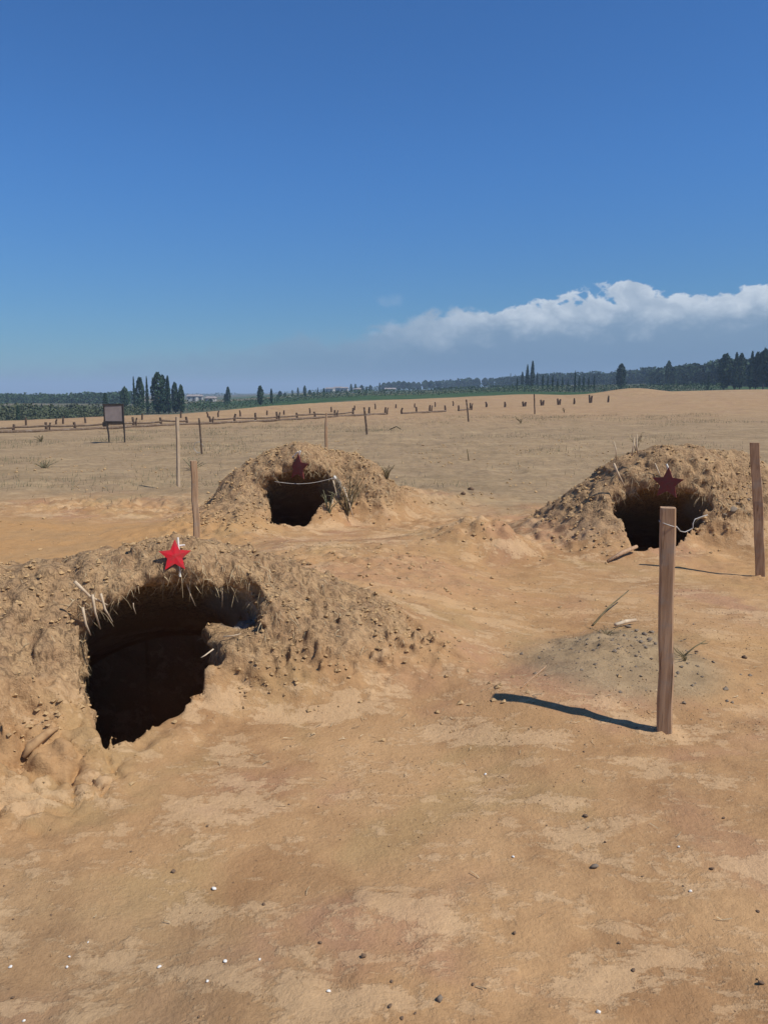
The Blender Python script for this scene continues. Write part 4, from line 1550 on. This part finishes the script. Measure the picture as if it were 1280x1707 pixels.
def stubble(name, N, xr, yr, label, seed):
    r = np.random.default_rng(seed)
    x, y = r.uniform(*xr, N * 5), r.uniform(*yr, N * 5)
    dn = np.clip(sstep(fbm2(x / 2.2, y / 2.2, 3, 97), .0, .9), .02, 1) * sstep(y, 10, 13)
    keep = r.uniform(0, 1, N * 5) < dn
    for D in DUGS:
        keep &= poly_sd(D.poly, x, y) > .1
    x, y = x[keep][:N], y[keep][:N]
    n = len(x)
    z = H(x, y)
    a = r.uniform(0, 6.28, n)
    hh = r.uniform(.03, .13, n)
    w = .005
    lx, ly = r.normal(0, .03, n), r.normal(0, .03, n)
    P = np.stack([np.stack([x - w * np.cos(a), y - w * np.sin(a), z - .01], -1), np.stack([x + w * np.cos(a), y + w * np.sin(a), z - .01], -1), np.stack([x + lx, y + ly, z + hh], -1)], 1)
    tag(link(name, mesh_np(name, P.reshape(-1, 3), np.arange(n * 3).reshape(-1, 3), False), M['greenweed']), label, None, None, 'stuff')


stubble('stubble', 12000, (-14, 16), (10.5, 40), 'thin dry stubble dotting the flat beyond the mounds', 77)


# ------------------------------------------------------------------ trees
def crown_mesh(name, kind, hgt, rad, nq, q, seed):
    r = np.random.default_rng(seed)
    k = np.sqrt(r.uniform(0, 1, nq)) if kind == 'spire' else r.uniform(0, 1, nq)
    hh = r.uniform(0, 1, nq)
    a = r.uniform(0, 2 * math.pi, nq)
    if kind == 'spire':
        prof = np.minimum(1, (1 - hh) ** .55 * 1.25) * np.minimum(1, .35 + hh * 5)
    elif kind == 'column':
        prof = np.minimum(1, np.sqrt(np.maximum(1 - hh, 0)) * 1.6) * np.minimum(1, .4 + hh * 3)
    else:
        prof = np.sqrt(np.maximum(1 - (2 * hh - .95) ** 2, .02))
    lump = 1 + .28 * vnoise3(np.cos(a) * 1.6 + seed, np.sin(a) * 1.6, hh * 5, seed) + .18 * vnoise3(np.cos(a) * 4, np.sin(a) * 4 + seed, hh * 13, seed + 2)
    rr = rad * prof * lump * (.35 + .65 * np.sqrt(r.uniform(0, 1, nq)))
    z0 = hgt * (.06 if kind != 'round' else .22)
    C = np.stack([rr * np.cos(a), rr * np.sin(a), z0 + hh * (hgt - z0)], -1)
    # holes
    keep = vnoise3(C[:, 0] / (rad * .5), C[:, 1] / (rad * .5), C[:, 2] / (rad * .6), seed + 5) > -.55
    C = C[keep]
    n = len(C)
    d1 = r.normal(0, 1, (n, 3))
    d1 /= np.linalg.norm(d1, axis=1)[:, None]
    d2 = np.cross(d1, r.normal(0, 1, (n, 3)))
    d2 /= np.linalg.norm(d2, axis=1)[:, None]
    s = q * r.uniform(.5, 1.2, (n, 1))
    d1[:, 2] *= 1.4
    V = np.stack([C - d1 * s, C + d2 * s * .6, C + d1 * s, C - d2 * s * .6], 1).reshape(-1, 3)
    F = np.arange(n * 4).reshape(-1, 4)
    return mesh_np(name, V, F, False)


def trunk_mesh(name, hgt, r0, seed):
    r = random.Random(seed)
    m_ = MB()
    pts = [(0, 0, -.6)] + [(r.uniform(-.1, .1) * i, r.uniform(-.1, .1) * i, hgt * i / 5) for i in range(1, 6)]
    m_.tube(pts, [r0 * 1.25, r0, r0 * .85, r0 * .65, r0 * .4, r0 * .15], 7)
    for i in range(5):
        a = r.uniform(0, 6.28)
        z = hgt * r.uniform(.25, .6)
        L = hgt * r.uniform(.10, .2)
        m_.tube([(0, 0, z), (L * .6 * math.cos(a), L * .6 * math.sin(a), z + L * .6), (L * math.cos(a), L * math.sin(a), z + L * 1.3)], [r0 * .4, r0 * .25, r0 * .08], 5)
    return m_.mesh(name, True)


TM = {}
for kind, h_, rd, nq, q in (('spire', 12, 1.25, 900, .42), ('column', 12, 1.7, 1100, .48), ('round', 9, 3.4, 1300, .6)):
    TM[kind] = [(crown_mesh('crown', kind, h_, rd, nq, q, 100 + 7 * i + len(kind)), trunk_mesh('trunk', h_ * .85, .2 if kind != 'round' else .28, i)) for i in range(3)]
    for i, (c, t_) in enumerate(TM[kind]):
        c.materials.append(M['leaf_dark'] if (kind == 'spire' or i == 0) else M['leaf_mid'])
        t_.materials.append(M['bark'])
TH = {'spire': 12., 'column': 12., 'round': 9.}


def tree(kind, u, v_top, y, label, group=None, wid=1.0, name=None, var=None):
    q = at_depth(u, y)
    hgt = max(z_at(v_top, y) - q.z, 1.5)
    c, t_ = TM[kind][random.randrange(3) if var is None else var]
    nm = name or {'spire': 'cypress_tree', 'column': 'poplar_tree', 'round': 'broadleaf_tree'}[kind]
    root = thing(nm, label, 'tree', q, (0, 0, random.uniform(0, 6.28)), group)
    s = hgt / TH[kind]
    root.scale = (s * wid, s * wid, s)
    link('trunk', t_, None, root)
    link('crown', c, None, root)
    return root


# clump left of centre, behind the notice board
G1 = 'poplars and cypresses in the left clump'
tree('spire', 236, 628, 140, 'thinnest dark cypress in the left clump, right beyond the notice board', None, .35, var=0)
tree('column', 246, 629, 145, 'loose feathery poplar beside the thin cypress of the left clump', None, .85, var=1)
tree('spire', 257, 628, 140, 'slim cypress standing alone between poplars of the left clump', None, .42, var=1)
tree('column', 275, 622, 136, 'broadest and tallest dark poplar of the left clump', None, 1.15, var=0)
tree('column', 283, 626, 141, 'full dark poplar pressed against the tallest one of the left clump', None, .9, var=2)
tree('spire', 291, 627, 137, 'pointed cypress at the right side of the tallest poplar', None, .7, var=2)
tree('column', 302, 638, 141, 'shorter poplar of the left clump with a square top', None, .9, var=0)
tree('column', 312, 642, 141, 'shortest poplar, last of the left clump', None, .85, var=2)
tree('round', 221, 646, 160, 'small bushy tree beside the thin cypress of the left clump', None, .5, var=1)
tree('spire', 12, 650, 330, 'lone pointed tree poking out of the low wood on the left', None, .8)
tree('column', 46, 676, 95, 'small dark columnar tree in the scrub of the left farmland', None, .6)
tree('column', 189, 655, 130, 'dark bushy column tree rising right behind the notice board', None, .8)
# towards the centre
tree('column', 388, 645, 190, 'tall dark poplar standing alone on the pale distant plain', None, .9, var=0)
tree('column', 383, 657, 195, 'short poplar touching the lone poplar of the distant plain', None, .9)
tree('column', 440, 643, 160, 'leaning broad poplar with a hooked top in the green field', None, 1.1, var=1)
tree('column', 458, 648, 162, 'slim poplar next to the hooked-top poplar in the green field', None, .65, var=0)
GC = 'scattered trees round the white village'
for (u, v, y, k, w) in ((472, 652, 320, 'round', .8), (492, 650, 330, 'column', .8), (501, 646, 300, 'column', .8), (512, 643, 300, 'column', 1.1), (520, 650, 320, 'round', .7), (533, 646, 310, 'spire', .9), (480, 655, 300, 'round', .9), (563, 651, 330, 'round', .9),
                        (543, 647, 200, 'column', .9), (580, 647, 220, 'spire', .8), (587, 640, 420, 'column', 1), (594, 640, 420, 'column', 1), (604, 642, 430, 'round', .7), (612, 644, 240, 'column', .7), (618, 642, 440, 'round', .6), (633, 638, 440, 'column', .8), (600, 650, 260, 'round', .8), (468, 661, 210, 'round', .7), (527, 660, 210, 'round', .6)):
    tree(k, u, v, y, {'round': 'small round tree near the white village', 'column': 'small columnar tree near the white village', 'spire': 'small pointed tree near the white village'}[k], GC, w)
GR = 'round trees of the ridge hedge'
for i, u in enumerate(list(range(640, 700, 8)) + [707, 716, 728, 790, 803, 812]):
    tree('round', u, float(np.interp(u, [640, 700, 760, 812], [637, 636, 634, 629])) + random.uniform(-2, 2), 520 + random.uniform(-30, 30), 'round tree in the thin hedge along the distant ridge', GR, .95)
# right of centre
tree('column', 863, 620, 230, 'dark poplar left of the tallest spire over the green slope', None, .6, var=0)
tree('spire', 871, 608, 225, 'second tallest cypress over the green slope, close to the tallest', None, .8, var=1)
tree('spire', 879, 602, 225, 'tallest pointed cypress over the green slope', None, .85, var=0)
tree('spire', 887, 621, 230, 'short cypress on the right of the tallest pointed one', None, .7, var=2)
tree('spire', 844, 622, 420, 'thin far cypress standing alone above the ridge wood', None, .5)
tree('spire', 851, 624, 420, 'thin short far cypress beside the one alone above the ridge wood', None, .5)
tree('spire', 948, 618, 150, 'thin dark pole-like tree among the bare grove', None, .4)
tree('column', 1022, 607, 190, 'single full dark poplar standing clear of the grove', None, 1.25, var=0)
tree('column', 1098, 602, 230, 'tall square-topped poplar at the edge of the right wood', None, 1.0, var=2)
tree('column', 1106, 612, 225, 'lower poplar leaning on the square-topped one', None, 1.2, var=0)
tree('spire', 1163, 622, 150, 'dark slim cypress in front of the right wood', None, .6)
tree('column', 1189, 590, 170, 'flat-topped broad poplar rising from the right wood', None, 1.3, var=1)
tree('spire', 1206, 588, 165, 'narrow cypress next to the flat-topped poplar of the right wood', None, .8)
tree('column', 1214, 590, 168, 'short wide poplar between cypresses of the right wood', None, .9)
tree('spire', 1231, 586, 160, 'small cypress in the middle of the right wood skyline', None, .7)
tree('column', 1240, 588, 162, 'blunt poplar in the middle of the right wood skyline', None, .9)
tree('round', 1252, 584, 160, 'round crown leaning on the tallest cypress of the right wood', None, .5)
tree('spire', 1263, 571, 155, 'tallest cypress of the right wood', None, 1.0, var=0)
tree('spire', 1279, 577, 152, 'last tall cypress of the right wood before the frame of open sky', None, 1.0, var=2)
GB = 'thin trees of the bare grove'
for u in (855, 896, 904, 912, 920, 928, 937, 955, 962, 970, 979):
    tree('column', u, random.uniform(622, 634), 175 + random.uniform(-12, 12), 'thin half-bare tree in the grove right of the tallest cypress', GB, .45)


def wood(name, label, spots, q, mat, seed, nq=130):
    """a far wood that reads as one mass of crowns"""
    r = np.random.default_rng(seed)
    VV = []
    for (x, y, z, hgt, rad) in spots:
        a = r.uniform(0, 2 * math.pi, nq)
        hh = r.uniform(0, 1, nq)
        prof = np.sqrt(np.maximum(1 - (np.maximum(2 * hh - .9, -.3)) ** 2 / 1.25, .02))
        rr = rad * prof * (.45 + .55 * np.sqrt(r.uniform(0, 1, nq))) * (1 + .2 * np.sin(a * 3 + x))
        C = np.stack([x + rr * np.cos(a), y + rr * np.sin(a), z + hh * hgt], -1)
        d1 = r.normal(0, 1, (nq, 3))
        d1 /= np.linalg.norm(d1, axis=1)[:, None]
        d2 = np.cross(d1, r.normal(0, 1, (nq, 3)))
        d2 /= np.linalg.norm(d2, axis=1)[:, None]
        s = q * r.uniform(.5, 1.2, (nq, 1)) * hgt / 9
        VV.append(np.stack([C - d1 * s, C + d2 * s * .7, C + d1 * s, C - d2 * s * .7], 1).reshape(-1, 3))
    V = np.vstack(VV)
    o = link(name, mesh_np(name, V, np.arange(len(V)).reshape(-1, 4), False), M[mat])
    return tag(o, label, None, None, 'stuff')


def spots_line(us, vtop, ys, rows, rad, seed, dv=2.0):
    r = random.Random(seed)
    out = []
    for u in us:
        for k in range(rows):
            uu = u + r.uniform(-.5, .5) * (us[1] - us[0]) * 1.2
            y = float(np.interp(u, ys[0], ys[1])) + k * 9 + r.uniform(-4, 4)
            q = at_depth(uu, y)
            top = z_at(float(np.interp(u, vtop[0], vtop[1])) + r.uniform(-dv, dv), y)
            hg = max(top - q.z, 1.5) * r.uniform(.82, 1.0)
            out.append((q.x, q.y, q.z, hg, rad * r.uniform(.75, 1.25)))
    return out


wood('right_wood', 'dense dark wood filling the rise on the right', spots_line(np.arange(1075, 1420, 5.5), ([1075, 1130, 1180, 1280, 1400], [613, 606, 601, 594, 590]), ([1075, 1280, 1400], [260, 185, 180]), 3, 3.0, 1), .75, 'leaf_dark', 1, 150)
wood('ridge_wood', 'dark wood along the ridge right of centre', spots_line(np.arange(815, 1080, 5), ([815, 860, 900, 1000, 1075], [630, 627, 622, 620, 612]), ([815, 1080], [460, 330]), 2, 4.2, 2), 1.0, 'leaf_dark', 2)
wood('hill_wood', 'low wood on the ridge between the hedge and the ridge wood', spots_line(np.arange(730, 790, 5), ([730, 790], [634, 631]), ([730, 790], [540, 520]), 2, 5.0, 3), 1.2, 'leaf_dark', 3, 110)
wood('left_wood', 'long dark low wood along the left horizon', spots_line(np.arange(-160, 235, 6), ([-160, 0, 30, 120, 235], [658, 658, 655, 656, 652]), ([-160, 235], [300, 250]), 2, 3.6, 4), 1.1, 'leaf_mid', 4, 120)
wood('plain_hedge', 'far thin line of trees along the plain horizon', spots_line(np.arange(300, 640, 6), ([300, 420, 500, 640], [656, 656, 652, 642]), ([300, 640], [760, 700]), 1, 6, 5, 1.5), 1.6, 'leaf_mid', 5, 70)
wood('scrub', 'grey green scrub filling the hollow behind the sand', spots_line(np.arange(-200, 240, 5), ([-200, 170, 240], [680, 678, 682]), ([-200, 240], [95, 110]), 4, 1.8, 6, 7), 1.0, 'leaf_scrub', 6, 60)
wood('field_scrub', 'low bushes dotted along the green field', spots_line(np.arange(240, 1180, 7), ([240, 640, 860, 1000, 1180], [672, 660, 655, 645, 645]), ([240, 640, 1180], [140, 170, 140]), 4, 1.8, 7, 5), .9, 'leaf_mid', 7, 40)


# ------------------------------------------------------------------ far white houses
def house(u, y, w, h_, d, rz, label):
    q = at_depth(u, y)
    root = thing('white_house', label, 'house', q, (0, 0, rz), 'white houses of the far village')
    m_ = MB()
    m_.box((-w / 2, -d / 2, -1), (w / 2, d / 2, h_))
    wl = m_.build('wall', M['housewall'], root)
    m_ = MB()
    o_ = .3
    m_.poly([(-w / 2 - o_, -d / 2 - o_, h_ + .003), (w / 2 + o_, -d / 2 - o_, h_ + .003), (w / 2 + o_, d / 2 + o_, h_ + .003), (-w / 2 - o_, d / 2 + o_, h_ + .003), (-w / 2, 0, h_ + .7), (w / 2, 0, h_ + .7)],
            [(0, 1, 5, 4), (1, 2, 5), (2, 3, 4, 5), (3, 0, 4), (3, 2, 1, 0)])
    m_.build('roof', M['houseroof'], root)
    n = max(2, int(w / 1.9))
    for i in range(n):
        x = -w / 2 + (i + .5) * w / n
        m_ = MB()
        m_.box((x - .35, -d / 2 - .05, .9), (x + .35, -d / 2 + .05, min(h_ - .2, 1.7)))
        m_.build('window', M['glass'], wl)
    m_ = MB()
    m_.box((-.5 + w / n * .5, -d / 2 - .06, -.5), (.5 + w / n * .5, -d / 2 + .04, .9))
    m_.build('door', M['bark'], wl)


for (u, y, w, hh, lab) in ((330, 330, 7, 3.4, 'white house right of the left tree clump'), (341, 335, 5, 3.2, 'small white shed beside the house right of the left clump'), (360, 300, 6, 2.2, 'low pale shed on the plain before the lone poplar'),
                           (553, 460, 9, 4.0, 'long white house in the far village'), (566, 470, 9, 4.4, 'tall white house in the middle of the far village'), (576, 465, 7, 3.8, 'white house at the right end of the far village'), (597, 420, 6, 3.4, 'white house between the two dark columnar trees'), (650, 430, 11, 3.0, 'wide pale house under the ridge hedge')):
    house(u, y, w * .55, hh * .62, 3.4, random.uniform(-.5, .5), lab)


# ------------------------------------------------------------------ haze
mh = bpy.data.materials.new('haze_air')
mh.use_nodes = True
t = NT(mh.node_tree)
out = t.n('ShaderNodeOutputMaterial')
pv = t.n('ShaderNodeVolumePrincipled')
pv.inputs['Color'].default_value = (.62, .80, 1.0, 1)
pv.inputs['Density'].default_value = .00060
pv.inputs['Anisotropy'].default_value = 0.0
t.link(pv.outputs[0], out.inputs['Volume'])
m_ = MB()
m_.box((-4400, -150, -18), (4400, 4900, 42))
hz = m_.build('haze', mh)
tag(hz, 'thin blue haze over the plain', None, None, 'stuff')
